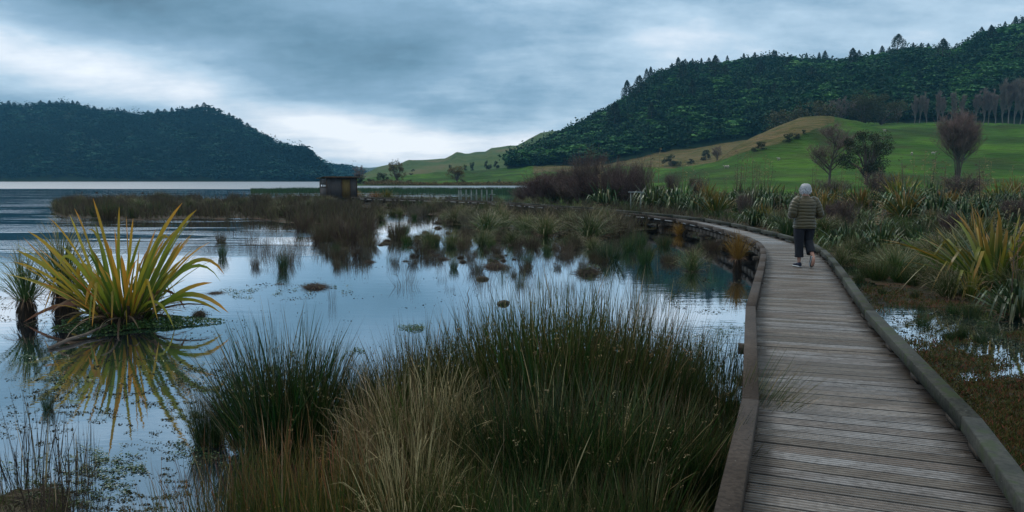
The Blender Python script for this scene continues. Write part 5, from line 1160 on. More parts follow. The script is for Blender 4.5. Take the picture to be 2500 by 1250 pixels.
# --- left side of the boardwalk and the middle marsh
for a in [('SG', 1332, 575, 512, 'large arching green sedge left of the bend, left one of two', 1.2), ('SG', 1442, 582, 508, 'largest arching green sedge at the pond edge left of the bend', 1.25), ('SG', 1285, 566, 516, 'straw green sedge left of the two large ones', 1.1), ('SG', 1388, 566, 512, 'sedge squeezed between the two large ones', 1.), ('SG', 1492, 572, 520, 'pale sedge right of the largest one', 1.1),
          ('SG', 1188, 566, 506, 'tangled sedge in the marsh below the post screen', 1.3), ('SG', 1150, 548, 500, 'yellow green sedge directly below the post screen', 1.2), ('SG', 1048, 520, 486, 'bright green sedge tuft left of the post screen', 1.), ('SG', 1232, 556, 508, 'dull sedge between the post screen sedges and the large pair', 1.2), ('SG', 800, 505, 478, 'sedge growing before the hut corner', 1.4),
          ('SG', 512, 506, 482, 'green sedge tuft in the middle of the left marsh', 1.3), ('SG', 330, 515, 480, 'rounded green sedge tuft in the left marsh', 1.3), ('RG', 592, 508, 478, 'single bright green rush clump left of the hut', .9), ('RO', 262, 508, 476, 'yellow green rush clump near the left end of the marsh', 1.1), ('RO', 455, 500, 474, 'dark olive rush clump on the back edge of the left marsh', 1.3),
          ('OT', 846, 490, 460, 'rusty orange tussock in front of the hut door', 1.5), ('OT', 862, 488, 464, 'rusty orange tussock right of the one at the hut door', 1.3), ('OT', 1660, 574, 538, 'small yellow orange tussock under the left kerb', .8), ('FY', 946, 492, 462, 'golden spiky flax beside the far boardwalk right of the hut', 1.1), ('OT', 918, 490, 468, 'orange grass left of the golden spiky flax', 1.5),
          ('RG', 1560, 606, 546, 'dark green rush clump in the water, tallest of the group left of the bend', .9), ('RG', 1535, 614, 556, 'dark green rush clump joined to the tallest of the group', 1.), ('RG', 1487, 640, 570, 'broad dark rush clump at the pond edge below the largest sedge', 1.3), ('RG', 1575, 646, 580, 'dark upright rush clump in front of the tallest of the group', .8), ('RO', 1620, 600, 560, 'dull rushes between the dark clumps and the kerb', 1.3),
          ('RN', 1556, 735, 650, 'thin upright reeds with reflection in the dark water, left of three', .8), ('RN', 1592, 726, 655, 'green upright reeds in the dark water, middle of three', .8), ('RN', 1637, 730, 676, 'short reeds in the dark water, right of three', 1.), ('RN', 1245, 640, 575, 'few green upright blades beside the dark mound in the pond', .35),
          ('SG', 1690, 662, 594, 'pale spiky sedge standing alone in the dark water near the kerb', .85), ('OM', 1800, 662, 592, 'orange tussock on a dark root stump close to the kerb', .75),
          ('RG', 690, 660, 598, 'dark green rush tuft alone in the pond', .6), ('RT', 602, 606, 566, 'brown thin rushes in the pond left of the dark green tuft', 1.0), ('RT', 512, 612, 580, 'dark thin rushes farthest left in the pond', .9), ('RB', 852, 590, 530, 'widest dark brown rush clump at the near edge of the middle marsh', 1.4), ('RB', 785, 580, 542, 'dark column of brown rushes left of the widest clump', .6),
          ('RB', 1030, 622, 574, 'brown rush clump in the pond straight below the sedges', .9), ('RB', 1132, 608, 566, 'reddish brown rush clump right of the straight one in the pond', .9), ('RB', 900, 602, 560, 'brown rushes on the right flank of the widest clump', 1.2), ('RT', 812, 740, 668, 'faint thin stalks alone in the open pond', .3), ('MD', 903, 640, 624, 'small dark mound with brown stubs in the pond', 1.8), ('RT', 903, 638, 596, 'thin brown stubs on the small dark pond mound', .4),
          ('MD', 770, 702, 674, 'brown straw mound left of the middle of the pond', 2.4), ('MD', 527, 716, 700, 'low dark mound right of the golden flax', 3.3), ('MD', 682, 694, 684, 'flat dark weed lump left of the straw mound', 4.), ('MD', 1210, 652, 624, 'dark clump of dead sedge beside the green upright blades', 2.3), ('MG', 1436, 668, 626, 'mound with green weed on top in the pond', 1.5), ('MD', 1380, 626, 606, 'small dark mound behind the green weed mound', 1.2),
          ('MD', 1065, 582, 566, 'small round brown tuft in the gap of the marsh', 1.6), ('MD', 1095, 570, 558, 'tiny brown tuft right of the round one in the marsh gap', 1.6), ('MD', 487, 770, 746, 'dark dead clump at the right foot of the golden flax', 1.6), ('MD', 945, 590, 578, 'flat dark tuft beside the marsh right of the widest brown clump', 2.), ('MD', 1300, 600, 576, 'brown tuft under the large arching sedge', 1.3), ('RT', 1302, 696, 668, 'tiny brown sprig in the open pond', .5)]:
    put(a[0], a[1], a[2], a[3], a[4], None, a[5])
# --- scattered marsh plants, many alike
rng = rs(500); cnt = 0; used = []
def scatter(n, poly, kinds, hr, zone, seed, cond=None, minwet=-.1, swr=(.8, 1.3)):
    global cnt
    r = rs(seed); P_ = np.array(poly); lo = P_.min(0); hi = P_.max(0); k = 0; tries = 0
    while k < n and tries < n*60:
        tries += 1; pyv = lo[1]+(hi[1]-lo[1])*r.uniform(0, 1)**1.0; pxv = r.uniform(lo[0], hi[0])
        if not inpoly(np.array([pxv]), np.array([pyv]), poly)[0]: continue
        if cond and not cond(pxv, pyv, r): continue
        p = G(pxv, pyv); 
        if on_deck(p[0], p[1], .25)[0]: continue
        zz = zg(p[0], p[1])
        if zz < minwet: continue
        kd, nm, cat = kinds[r.randint(len(kinds))]; h = r.uniform(*hr)
        place(kd, K[kd], (p[0], p[1], max(zz, -.03)-.02), r.uniform(0, 6.28), (h*r.uniform(*swr), h*r.uniform(*swr), h), nm+' '+zone, cat, nm+' '+zone, r.randint(len(K[kd]))); k += 1; cnt += 1
bR = ('RB', 'brown dried rush clump', 'rushes'); gR = ('RE', 'grey brown rush clump', 'rushes'); oR = ('RO', 'olive green rush clump', 'rushes'); sG = ('SG', 'arching sedge tuft', 'sedge'); fG = ('FG', 'ordinary green flax', 'flax'); rG = ('RG', 'dark green rush clump', 'rushes'); mD = ('MD', 'small dead tuft', 'mound')
PMl = [(125, 520), (300, 530), (470, 528), (640, 530), (720, 545), (860, 548), (860, 490), (600, 486), (300, 490), (165, 497)]
PMr = [(870, 550), (1000, 545), (1110, 552), (1250, 556), (1300, 570), (1450, 580), (1580, 572), (1640, 556), (1580, 530), (1400, 512), (1290, 503), (1200, 498), (1100, 493), (1000, 491), (870, 490)]
scatter(150, PMl, [bR, bR, gR, oR, bR, sG], (.5, 1.05), 'in the low marsh left of the hut', 501)
scatter(24, [(115, 545), (330, 548), (330, 500), (120, 500)], [('RO', 'dark olive rush clump', 'rushes'), bR], (.8, 1.05), 'at the left tip of the marsh', 502)
scatter(120, PMr, [bR, bR, gR, sG, sG, oR, rG], (.4, .95), 'in the marsh between the hut and the boardwalk bend', 503)
scatter(50, [(640, 552), (700, 570), (900, 600), (1100, 600), (1300, 600), (1300, 552), (1000, 540), (700, 545)], [bR, ('RT', 'sparse brown stubs', 'rushes'), ('RT', 'sparse brown stubs', 'rushes')], (.22, .55), 'at the broken near edge of the marsh', 504, minwet=-1)
scatter(34, [(640, 552), (700, 575), (900, 640), (1100, 650), (1300, 620), (1300, 552), (1000, 540), (700, 545)], [mD], (.10, .2), 'at the broken near edge of the marsh', 514, minwet=-1, swr=(1.3, 2.6))
scatter(40, [(420, 560), (650, 560), (900, 620), (1300, 620), (1480, 700), (1300, 740), (900, 700), (480, 640)], [('RT', 'lone thin stalks', 'rushes')], (.2, .5), 'standing in the open pond', 515, minwet=-1)
scatter(26, [(1000, 560), (1250, 600), (1500, 650), (1750, 660), (1820, 600), (1600, 590), (1300, 580)], [('RT', 'sparse brown stubs', 'rushes'), bR, rG], (.25, .55), 'in the shallow water left of the bend', 505, minwet=-1)
scatter(13, [(740, 548), (960, 556), (1000, 600), (820, 604), (740, 580)], [bR], (.5, 1.1), 'in the broad brown stand at the near edge of the marsh', 520, minwet=-1, swr=(.6, .95))
scatter(30, [(960, 570), (1250, 575), (1500, 600), (1480, 640), (1250, 610), (1000, 610)], [bR, sG, oR], (.3, .7), 'on the islets between pond and marsh', 521, minwet=-1, swr=(.7, 1.1))
scatter(26, [(2030, 610), (2330, 640), (2400, 720), (2320, 735), (2120, 700), (2060, 670)], [sG, rG, oR], (.35, .65), 'on the low ground just right of the kerb', 522, minwet=-.05)
scatter(24, [(2130, 720), (2420, 780), (2500, 900), (2300, 880), (2180, 800)], [rG, ('RN', 'thin green reed', 'rushes')], (.1, .28), 'in the wet flat right of the kerb', 523, minwet=-1)
PRb = [(1560, 508), (1840, 546), (1900, 570), (2000, 600), (2060, 640), (2150, 650), (2330, 690), (2560, 760), (2700, 760), (2700, 500), (1560, 500)]
scatter(84, PRb, [rG, oR, sG, sG, bR, oR], (.4, .75), 'in the tangle of the right bank', 506, lambda x, y, r: y > 512)
scatter(34, [(1800, 500), (2700, 500), (2700, 560), (2200, 545), (1900, 530), (1800, 520)], [fG, ('FS', 'flax with seed stalks', 'flax'), ('FY', 'golden green flax', 'flax'), fG], (1.3, 1.9), 'in the flax belt right of the walker', 507)
scatter(16, [(1560, 495), (1900, 499), (1900, 510), (1560, 503)], [fG, ('FS', 'flax with seed stalks', 'flax')], (1.3, 1.9), 'in the flax belt behind the boardwalk bend', 508)
scatter(16, [(1290, 499), (1700, 528), (1870, 556), (1850, 545), (1560, 507), (1300, 496)], [rG, oR], (.5, .8), 'along the far kerb of the bend', 509)
# --- foreground rushes
for a in [('fG', 700, 1110, 760, 'tall dark green rush clump on the left of the near thicket', 1.15), ('fG', 625, 1100, 850, 'dark green rushes on the left flank of the near thicket', 1.1), ('fG', 790, 1105, 830, 'dark green rushes right of the tall dark clump', 1.), ('fG', 512, 1085, 905, 'small separate green rush clump left of the near thicket', .75), ('fO', 940, 1080, 850, 'olive rushes in the gap of the near thicket', .9), ('fO', 1015, 1075, 780, 'olive rush clump behind the straw coloured clump', 1.), ('fO', 1100, 1080, 770, 'olive rush clump right behind the straw coloured clump', 1.),
          ('fO', 1185, 1090, 735, 'olive rush clump left of the middle of the near thicket', 1.), ('fO', 1270, 1100, 690, 'tall rush clump at the middle of the near thicket', .95), ('fO', 1345, 1110, 660, 'tallest brown tipped rush clump of the near thicket', .9), ('fO', 1425, 1110, 670, 'tall brown tipped rush clump right of the tallest', .9), ('fO', 1500, 1100, 680, 'tall rush clump on the right shoulder of the near thicket', .9), ('fO', 1570, 1090, 720, 'rush clump sloping down the right side of the near thicket', 1.), ('fG', 1640, 1080, 850, 'green rush clump low on the right side of the near thicket', 1.1), ('fG', 1700, 1090, 890, 'green rushes close to the left kerb', 1.2), ('fG', 1765, 1110, 900, 'green rushes pressed against the left kerb', .95),
          ('fG', 1200, 1250, 930, 'dark rushes in front of the middle of the near thicket', 1.2), ('fG', 1330, 1270, 880, 'big dark rush clump at the bottom middle', 1.25), ('fG', 1480, 1270, 890, 'big dark rush clump right of the bottom middle', 1.2), ('fG', 1610, 1240, 940, 'dark rushes at the bottom left of the kerb', 1.2), ('fG', 1700, 1250, 980, 'dark rushes hugging the kerb at the bottom', 1.1), ('fO', 880, 1075, 900, 'thin olive rushes at the left rim of the gap', .8),
          ('fD', 950, 1200, 870, 'straw coloured dry rush clump, left part of the pale patch', .8), ('fD', 1045, 1230, 850, 'tallest straw coloured rush clump of the pale patch', .85), ('fD', 1130, 1210, 900, 'straw coloured clump on the right of the pale patch', .8), ('fD', 900, 1230, 960, 'short straw clump at the left foot of the pale patch', .8),
          ('fS', 450, 1350, 1080, 'orange tipped rushes at the bottom left of the thicket', .9), ('fS', 560, 1350, 1040, 'orange olive rushes at the bottom, second from the left', .9), ('fS', 665, 1360, 1000, 'orange olive rushes in front of the tall dark clump', .9), ('fS', 770, 1360, 1020, 'orange olive rushes below the gap at the bottom', .9), ('fS', 880, 1370, 1040, 'rushes at the bottom before the pale patch, left', .9), ('fD', 1000, 1380, 1010, 'straw rushes at the very bottom below the pale patch', .8), ('fO', 1120, 1390, 1080, 'olive rushes at the very bottom right of the pale patch', .9), ('fG', 1270, 1420, 1120, 'lowest dark rushes at the bottom middle', 1.1), ('fG', 1420, 1420, 1140, 'lowest dark rushes right of the bottom middle', 1.1), ('fG', 1560, 1420, 1120, 'lowest dark rushes toward the kerb', 1.1),
          ('fN', 1735, 960, 800, 'bluish green thin reeds in the water beside the kerb', 1.3), ('fN', 1200, 960, 850, 'thin olive reeds in the water behind the thicket', 1.3), ('fN', 1450, 940, 770, 'thin tall reeds behind the tallest clumps', 1.4), ('fN', 1620, 950, 800, 'thin reeds behind the right side of the thicket', 1.3), ('fN', 1040, 960, 850, 'sparse reeds in the water behind the pale patch', 1.2),
          ('fB', 90, 1200, 940, 'dark brown rush stalks on the weedy bank at the lower left, left clump', 1.), ('fB', 185, 1215, 950, 'dark brown tall stalks at the lower left, right clump', .8), ('MG', 85, 1235, 1185, 'dark weedy hump at the foot of the lower left stalks', 2.6), ('MG', 20, 1290, 1230, 'dark weedy hump at the lower left picture corner', 2.4), ('MG', 190, 1235, 1200, 'low dark hump under the tall lower left stalks', 2.6), ('fB', 35, 1190, 960, 'dark stalks crossing at the left picture edge', 1.1), ('fB', 215, 1190, 1000, 'short dark stalks right of the tall lower left clump', .6), ('fB', 130, 1310, 1060, 'dark stalks at the very bottom left', 1.2),
          ('RG', 118, 1000, 930, 'small dark green tuft in the water left of the flax reflection', .55), ('RN', 442, 935, 868, 'thin blue green tuft in the water right of the flax reflection', .5), ('RN', 548, 888, 862, 'star shaped tiny rush tuft in the open water', 1.1), ('RT', 60, 1260, 1130, 'green rushes at the foot of the lower left stalks', 1.5), ('RT', 200, 1270, 1150, 'green rushes right of the lower left stalks', 1.3)]:
    put(a[0], a[1], a[2], a[3], a[4], None, a[5])
# rushes leaning over the left kerb
ln = rush(470, 'leaning_rushes', M['rush_olive'], 420, .0034, .3, .12, .25, .1, 7, 10, lean=.62)
p = G(1782, 1120); ln.location = (p[0]-.02, p[1]-.05, 0); ln.scale = (.98, .98, .98); ln.rotation_euler = (0, 0, .15); _first[ln.name] = 1
tag(ln, 'rushes leaning over the left kerb onto the boardwalk', 'rushes')
# --- the golden flax in the water
fx = empty('golden_flax', (0, 0, 0)); hb = G(300, 790); tag(fx, 'large golden green flax on its own weedy islet in the left foreground water', 'flax')
fx.location = (hb[0], hb[1], 0); rng = rs(600); g = Geo(); gd = Geo(); Yh = hb[1]
def hp(px, py, dy): return D(px, py, Yh+dy)-np.array([hb[0], hb[1], 0])
tips = [(227, 484, 16, .60), (181, 508, 14, .7), (170, 524, 15, .8), (118, 530, 9, .9), (67, 564, 11, .85), (38, 610, 15, .7), (35, 639, 12, .9), (19, 672, 12, .75), (291, 504, 13, .62), (325, 533, 17, .8), (308, 527, 10, .6), (253, 578, 15, .95), (296, 623, 12, .9), (445, 495, 14, .75), (480, 512, 16, .55), (470, 530, 15, .4), (445, 588, 15, .35), (430, 560, 13, .5), (461, 624, 12, .45), (518, 690, 13, .5), (344, 578, 11, .5), (380, 560, 16, .4), (405, 540, 15, .62), (420, 600, 14, .4), (360, 610, 13, .3), (200, 560, 16, .5), (215, 600, 16, .4), (190, 640, 15, .7), (150, 600, 14, .75), (130, 640, 14, .45), (110, 660, 14, .4), (90, 690, 14, .3), (240, 640, 13, .8), (270, 600, 13, .7), (330, 640, 12, .35), (390, 640, 14, .35), (440, 650, 13, .3), (160, 690, 14, .5), (400, 585, 13, .6), (280, 560, 12, .5), (232, 545, 14, .45)]
for px, py, w_, r in tips:
    dy = rng.uniform(-.55, .55); bx = 300+(px-300)*.22+rng.normal(0, 12); b0 = hp(bx, 762, dy*.25); b0[2] = rng.uniform(0, .12)
    e = hp(px, py, dy); mid = (b0+e)/2+np.array([0, 0, .16+.10*abs(px-300)/260])*np.linalg.norm(e-b0)*rng.uniform(.5, 1.1)
    ribbon(g, (b0, mid, e), w_*.0042*rng.uniform(.6, 1.3), rng, r+rng.uniform(-.08, .05))
for px, py, cx_, cy_, w_, r in [(547, 669, 480, 560, 12, .5), (538, 687, 470, 575, 10, .55), (558, 764, 460, 665, 15, .5), (541, 765, 440, 690, 11, .6), (58, 804, 190, 700, 12, .98), (221, 805, 250, 690, 9, .9), (310, 811, 305, 700, 8, .85), (374, 799, 385, 640, 10, .9), (291, 760, 262, 640, 10, .6), (245, 757, 245, 610, 15, .55), (425, 802, 380, 680, 8, .7), (208, 748, 232, 600, 14, .5), (120, 770, 180, 690, 8, .9), (146, 650, 160, 560, 10, .7), (192, 700, 180, 560, 15, .75), (415, 590, 390, 520, 11, .6), (330, 790, 350, 690, 7, .9), (455, 760, 400, 650, 9, .95), (160, 805, 200, 740, 8, .2), (215, 560, 250, 545, 8, .6)]:
    dy = rng.uniform(-.6, .1); b0 = hp(300+(px-300)*.2, 762, dy*.25); b0[2] = .08; e = hp(px, py, dy); e[2] = max(e[2], .012)
    ribbon(g if r < .9 else gd, (b0, hp(cx_, cy_, dy*.7), e), w_*.0054, rng, r)
n = 95; a = rng.uniform(0, 2*pi, n); blades(g, np.stack([np.cos(a)*.22, np.sin(a)*.22, np.full(n, .0)], 1), np.stack([np.cos(a)*.65, np.sin(a)*.65, np.ones(n)], 1)+rng.normal(0, .15, (n, 3)), rng.uniform(.5, 1.75, n), rng.uniform(.025, .055, n), rng.uniform(.0, .8, n), 8, rng, fold=.35)
n = 16; a = rng.uniform(0, 2*pi, n); blades(g, np.stack([np.cos(a)*.2, np.sin(a)*.2, np.full(n, .0)], 1), np.stack([np.cos(a)*.7, np.sin(a)*.7, np.ones(n)], 1), rng.uniform(1., 1.7, n), .045, .3, 10, rng, fold=.35, kink=(.6, 2.4))
n = 50; a = rng.uniform(0, 2*pi, n); blades(gd, np.stack([np.cos(a)*.2, np.sin(a)*.2, np.full(n, .12)], 1), np.stack([np.cos(a), np.sin(a), rng.uniform(0, .6, n)], 1), rng.uniform(.5, 1.25, n), .03, rng.uniform(.4, 1.1, n), 6, rng, fold=.3, sway=.2)
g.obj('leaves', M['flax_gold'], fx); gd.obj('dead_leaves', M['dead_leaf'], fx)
g = Geo(); ring_loft(g, [((0, 0, z), .42*(1-z*1.4), .36*(1-z*1.4), ex, ey, 2) for z in np.linspace(-.2, .28, 8)], 20); V = g.v[0]; V += rng.normal(0, .015, V.shape)
nn = 600; a = rng.uniform(0, 2*pi, nn); q = rng.uniform(0, 1, nn); blades(g, np.stack([np.cos(a)*(.2+.2*q), np.sin(a)*(.2+.18*q), .26*(1-q)], 1), np.stack([np.cos(a), np.sin(a), -.2+0*a], 1)+rng.normal(0, .4, (nn, 3)), .16, .012, .5, 3, rng); g.obj('root_mound', M['thatch'], fx)
g = Geo(); n = 5200; a = rng.uniform(0, 2*pi, n); q = rng.uniform(0, 1, n)**.55; ex_ = 1.0+.18*np.sin(a*3+1)+.12*np.sin(a*7)
C = np.stack([np.cos(a)*q*1.08*ex_+.1, np.sin(a)*q*.62*ex_-.0, .02+.10*(1-q**2)*rng.uniform(.3, 1, n)], 1); cards(g, C, rng.uniform(.012, .028, n), rng, flat=.35); g.obj('weed_mat', M['weed'], fx)
# neighbours of the golden flax
for a in [('SM', 66, 778, 650, 'small blue green sedge on a dark stump left of the golden flax', .85), ('SM', 162, 768, 606, 'dark thatched sedge stump half hidden behind the golden flax', .9)]:
    put(a[0], a[1], a[2], a[3], a[4], None, a[5])
# rocks and stray timber
def rock(seed):
    r = rs(seed); g = Geo(); ring_loft(g, [((0, 0, z), .5*sqrt(max(.02, 1-z*z))*1, .36*sqrt(max(.02, 1-z*z)), ex, ey, 2.2) for z in np.linspace(-.7, .98, 9)], 14); g.v[0] = g.v[0]+r.normal(0, .03, g.v[0].shape); g.v = [q_*np.array([1, 1, .22]) for q_ in g.v]; return g.obj('rock', M['mud'], None, True)
for i, (px, py, s, lab) in enumerate(((1178, 682, .28, 'small black stone showing above the pond, farther one'), (1229, 742, .26, 'small black stone showing above the pond, nearer one'))):
    o = rock(700+i); p = G(px, py); o.location = (p[0], p[1], .01); o.scale = (s, s, s); o.rotation_euler = (0, 0, i); tag(o, lab, 'stone')
g = Geo(); a = G(400, 802, .03); c_ = G(560, 770, .02); p0 = G(120, 850, 0.02); tube(g, [(p0[0], p0[1], .015), *[tuple(p0*(1-t_)+G(262, 792, .1)*t_+np.array([0, 0, .02*sin(t_*9)])) for t_ in (.3, .6)], tuple(G(262, 792, .1))], [.02, .024, .02, .014], 6)
tag(g.obj('fallen_stalk', M['bark']), 'dark dead flax stalk lying from the golden flax into the water', 'stalk')
g = Geo(); p0 = G(1141, 745); tube(g, [tuple(p0), tuple(p0+[.03, 0, .1]), tuple(p0+[.0, 0, .2]), tuple(p0+[.05, 0, .33])], [.008, .008, .006, .003], 5); tag(g.obj('twig', M['bark']), 'thin crooked twig sticking out of the open pond', 'twig')

# --- stuff nobody could count
def in_px(n, cx, cy, rx, ry, r, gauss=False):
    a = r.uniform(0, 2*pi, n); q = np.sqrt(r.uniform(0, 1, n)) if not gauss else np.abs(r.normal(0, .5, n))
    return cx+np.cos(a)*q*rx, cy+np.sin(a)*q*ry
def Gv(px, py, z=0.0):
    x_ = (px-1250)/F; y_ = (625-py)/F; dz = -sin(TH)+y_*cos(TH); t_ = (z-HC)/dz; return np.stack([x_*t_, (cos(TH)+y_*sin(TH))*t_, np.zeros_like(t_)+z], 1)
rng = rs(800); g = Geo(); gs = Geo()
def mats(areas, geo_, size, zj=.012, clump=True):
    for cx, cy, rx, ry, n in areas:
        px, py = in_px(n, cx, cy, rx, ry, rng)
        if clump:
            keep = fbm(px/34., py/8., 4, 77) > rng.uniform(.50, .60, n); px, py = px[keep], py[keep]
        P = Gv(px, py); P[:, 2] = rng.uniform(.002, zj, len(P)); d = (P[:, 1]/12)**.5
        cards(geo_, P, rng.uniform(.5, 1.2, len(P))*size*d, rng, flat=.86)
mats([(1005, 800, 34, 10, 700), (868, 859, 24, 6, 260), (700, 866, 18, 6, 300), (664, 903, 20, 6, 300), (578, 936, 24, 7, 300), (1035, 880, 60, 12, 300), (520, 1105, 110, 40, 2200), (250, 1110, 90, 22, 1000), (330, 1150, 60, 16, 500), (120, 1180, 210, 70, 4500), (420, 900, 100, 20, 700), (180, 930, 120, 20, 800), (1720, 850, 90, 50, 1800), (1790, 800, 60, 16, 500), (790, 706, 80, 12, 700), (610, 716, 80, 14, 700), (100, 880, 90, 14, 500), (470, 1020, 40, 10, 300), (1100, 850, 60, 10, 200), (1180, 590, 90, 12, 700), (960, 560, 110, 14, 900), (1440, 655, 26, 8, 400)], g, .016, .03)
stuff(g.obj('water_weed', M['weed']), 'patches of green weed floating on the pond', 'water weed')
mats([(330, 955, 260, 85, 7000), (560, 930, 130, 50, 1500), (280, 1200, 190, 80, 6000), (450, 1080, 160, 60, 2500), (80, 1000, 120, 90, 2000), (700, 712, 170, 22, 1100), (1730, 720, 110, 50, 1500), (1620, 640, 200, 40, 900), (40, 760, 110, 40, 1600), (900, 780, 500, 110, 900), (480, 800, 130, 60, 700), (1150, 700, 420, 60, 500), (2230, 780, 190, 110, 4200), (1100, 600, 300, 40, 900)], gs, .016, .006)
px = rng.uniform(2080, 2560, 9000); py = rng.uniform(660, 1000, 9000); kp = fbm(px/40., py/14., 3, 91) > .48; P = Gv(px[kp], py[kp]); P[:, 2] = np.maximum(gh(P[:, 0], P[:, 1]), 0)+rng.uniform(.003, .03, len(P)); P = P[~on_deck(P[:, 0], P[:, 1], .12)]; cards(gs, P, .018, rng, flat=.6)
stuff(gs.obj('floating_debris', M['scum']), 'specks of dead leaf and duckweed floating on the water', 'debris')
# short grass and moss over the banks
def turf(n, region, L, W, mat, name, label, seed, wet=.0, dens=None, k=3, splay=.45):
    r = rs(seed); P_ = np.array(region); lo = P_.min(0); hi = P_.max(0); px = r.uniform(lo[0], hi[0], n); py = lo[1]+(hi[1]-lo[1])*r.uniform(0, 1, n)
    i = inpoly(px, py, region); px, py = px[i], py[i]; c = fbm(px/30., py/10., 3, seed) > (dens or .4); px, py = px[c], py[c]
    P = Gv(px, py); z_ = gh(P[:, 0], P[:, 1]); ok = (z_ > wet) & ~on_deck(P[:, 0], P[:, 1], .16); P = P[ok]; P[:, 2] = z_[ok]-.01
    m_ = 6; B = np.repeat(P, m_, 0)+r.normal(0, .035, (len(P)*m_, 3))*np.array([1, 1, 0]); sc_ = np.repeat((P[:, 1]/9.)**.45, m_)
    g = Geo(); d = r.normal(0, splay, (len(B), 3)); d[:, 2] = 1; blades(g, B, d, r.uniform(.4, 1.2, len(B))*L*np.minimum(sc_, 1.8), W*sc_, .5, k, r, sway=.2); return stuff(g.obj(name, mat), label, 'grass')
turf(15000, [(1560, 512), (1850, 556), (1990, 606), (2060, 660), (2330, 715), (2420, 750), (2700, 800), (2700, 500), (1560, 500)], .26, .011, M['grass'], 'bank_grass', 'rough green grass between the flax bushes on the right bank', 901, .0, .36)
turf(20000, [(2080, 680), (2420, 760), (2700, 800), (2700, 1500), (2520, 1240), (2340, 1000)], .07, .008, M['moss'], 'bank_moss', 'short mossy grass on the wet ground right of the boardwalk', 902, -.01, .30)
turf(16000, PM, .45, .010, M['rush_brown'], 'marsh_grass', 'brown grass filling the marsh between the rush clumps', 903, .005, .36, 3, .3)
turf(4500, [(430, 1500), (480, 1180), (600, 1080), (860, 1060), (1100, 960), (1700, 940), (1790, 1050), (1700, 1500)], .3, .006, M['rush_olive'], 'thicket_grass', 'grass in the gaps of the near rush thicket', 904, .0, .35, 4, .3)
turf(700, [(-250, 1500), (-250, 1180), (60, 1140), (200, 1160), (230, 1230), (180, 1500)], .12, .006, M['grass'], 'islet_grass', 'low grass on the weedy bank at the lower left', 905, .0, .3)
# reed bed in the lake
r = rs(910); n = 20000; px = r.uniform(612, 1290, n); Yb = r.uniform(118, 150, n)+3*np.sin(px/60.); z0 = np.full(n, -.02); hh = r.uniform(.5, 1.0, n)*(.55+.55*fbm(px/60., Yb/9., 3, 4)); kp = (fbm(px/22., Yb/5., 3, 8) > .30)
x_ = colx(px, Yb, z0); g = Geo(); B = np.stack([x_, Yb, z0], 1)[kp]; d = r.normal(0, .09, B.shape); d[:, 2] = 1; blades(g, B, d, hh[kp], .045, .05, 3, r); stuff(g.obj('reed_bed', M['reed']), 'dark green reed bed standing in the lake behind the hut', 'reeds')
# birds resting on the far water
def bird(i, px, Y, lab):
    root = empty('water_bird', (colx(px, Y, 0), Y, 0), i); g = Geo(); u = np.linspace(-1, 1, 8); tube(g, [(q*.19, 0, .06+.03*max(q, 0)**2) for q in u], .01+.09*np.sqrt(np.clip(1-u**2*.98, 0, 1)), 8); g.obj('body', M['mud'], root, True)
    g = Geo(); tube(g, [(.15, 0, .08), (.19, 0, .16), (.22, 0, .22)], [.035, .025, .03], 6); tube(g, [(.22, 0, .22), (.26, 0, .225), (.31, 0, .21)], [.032, .02, .006], 6); g.obj('head', M['mud'], root, True); tag(root, lab, 'bird')
bird(1, 348, 118, 'tiny dark bird floating on the lake beyond the golden flax'); bird(2, 200, 122, 'tiny dark bird far left on the lake'); bird(.5, 236, 122, 'tiny dark bird right of the far left one')
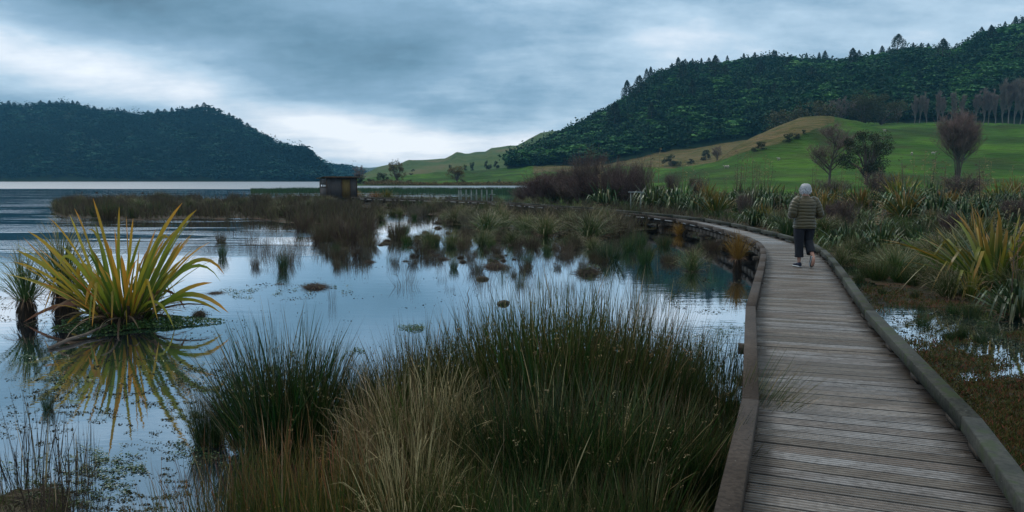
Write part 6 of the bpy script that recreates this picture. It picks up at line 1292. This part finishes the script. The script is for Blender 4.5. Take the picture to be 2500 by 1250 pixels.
# two thin masts on the grassy hill
for i, (px, yt) in enumerate(((959, 388), (972, 386))):
    x, Y, z = h2.at(np.array([px]), np.array([1.])); zt_ = D(px, yt, Y[0])[2]; mt_ = empty('mast', (x[0], Y[0], z[0]-.5)); g = Geo(); H_ = zt_-z[0]+.5
    tube(g, [(0, 0, 0), (0, 0, H_*.5), (0, 0, H_)], [.18, .14, .10], 5); g.obj('pole', M['post'], mt_); g = Geo(); box(g, (0, 0, H_*.86), (2.2, .15, .15)); g.obj('crossarm', M['post'], mt_); tag(mt_, ['left', 'right'][i]+' thin utility pole on the crest of the grassy hill', 'pole')
scatter(60, [(700, 560), (960, 590), (1300, 600), (1500, 640), (1480, 720), (1250, 700), (1000, 680), (760, 640)], [('RT', 'thin dark stub', 'rushes'), ('RN', 'small green shoot', 'rushes')], (.12, .4), 'dotted over the middle of the pond', 530, minwet=-1, swr=(.5, 1.))
scatter(34, [(900, 575), (1480, 585), (1460, 660), (1200, 680), (940, 640)], [('RB', 'little brown tuft', 'rushes'), ('RE', 'little grey tuft', 'rushes'), ('RG', 'little green tuft', 'rushes')], (.18, .45), 'standing in the middle of the pond', 534, minwet=-1, swr=(.5, .95))
scatter(14, [(470, 575), (900, 590), (900, 670), (640, 670), (480, 630)], [('RB', 'brown tuft', 'rushes'), ('RG', 'green tuft', 'rushes'), ('RE', 'grey tuft', 'rushes')], (.3, .6), 'standing in the left part of the pond', 535, minwet=-1, swr=(.5, .9))
scatter(22, [(560, 560), (720, 560), (760, 640), (600, 640)], [('RT', 'thin dark stub', 'rushes')], (.4, .7), 'at the left of the pond', 531, minwet=-1, swr=(.5, .9))
scatter(26, [(940, 560), (1260, 580), (1460, 640), (1300, 660), (1000, 630)], [mD], (.08, .2), 'in the middle of the pond', 532, minwet=-1, swr=(.9, 2.))
scatter(40, [(1300, 500), (1560, 520), (1850, 556), (1990, 600), (2060, 640), (2400, 640), (2560, 600), (2560, 530), (1900, 505)], [sG, ('FG', 'small green flax', 'flax'), rG], (.6, 1.1), 'filling the right bank', 533)
for k_ in K: purge(K[k_])
purge([cb_, shp])

# ------------------------------------------------------------- air
g = Geo(); box(g, (0, 850, 82), (1700, 2000, 168)); mh, nt, b = nodes('haze'); nt.nodes.remove(b)
pv = N(nt, 'ShaderNodeVolumePrincipled'); pv.inputs['Color'].default_value = (.16, .52, .85, 1); pv.inputs['Density'].default_value = HAZE; pv.inputs['Anisotropy'].default_value = .1
nt.links.new(pv.outputs[0], nt.nodes['Material Output'].inputs['Volume'])
if HAZE > 0: o = g.obj('haze', mh); o['kind'] = 'stuff'
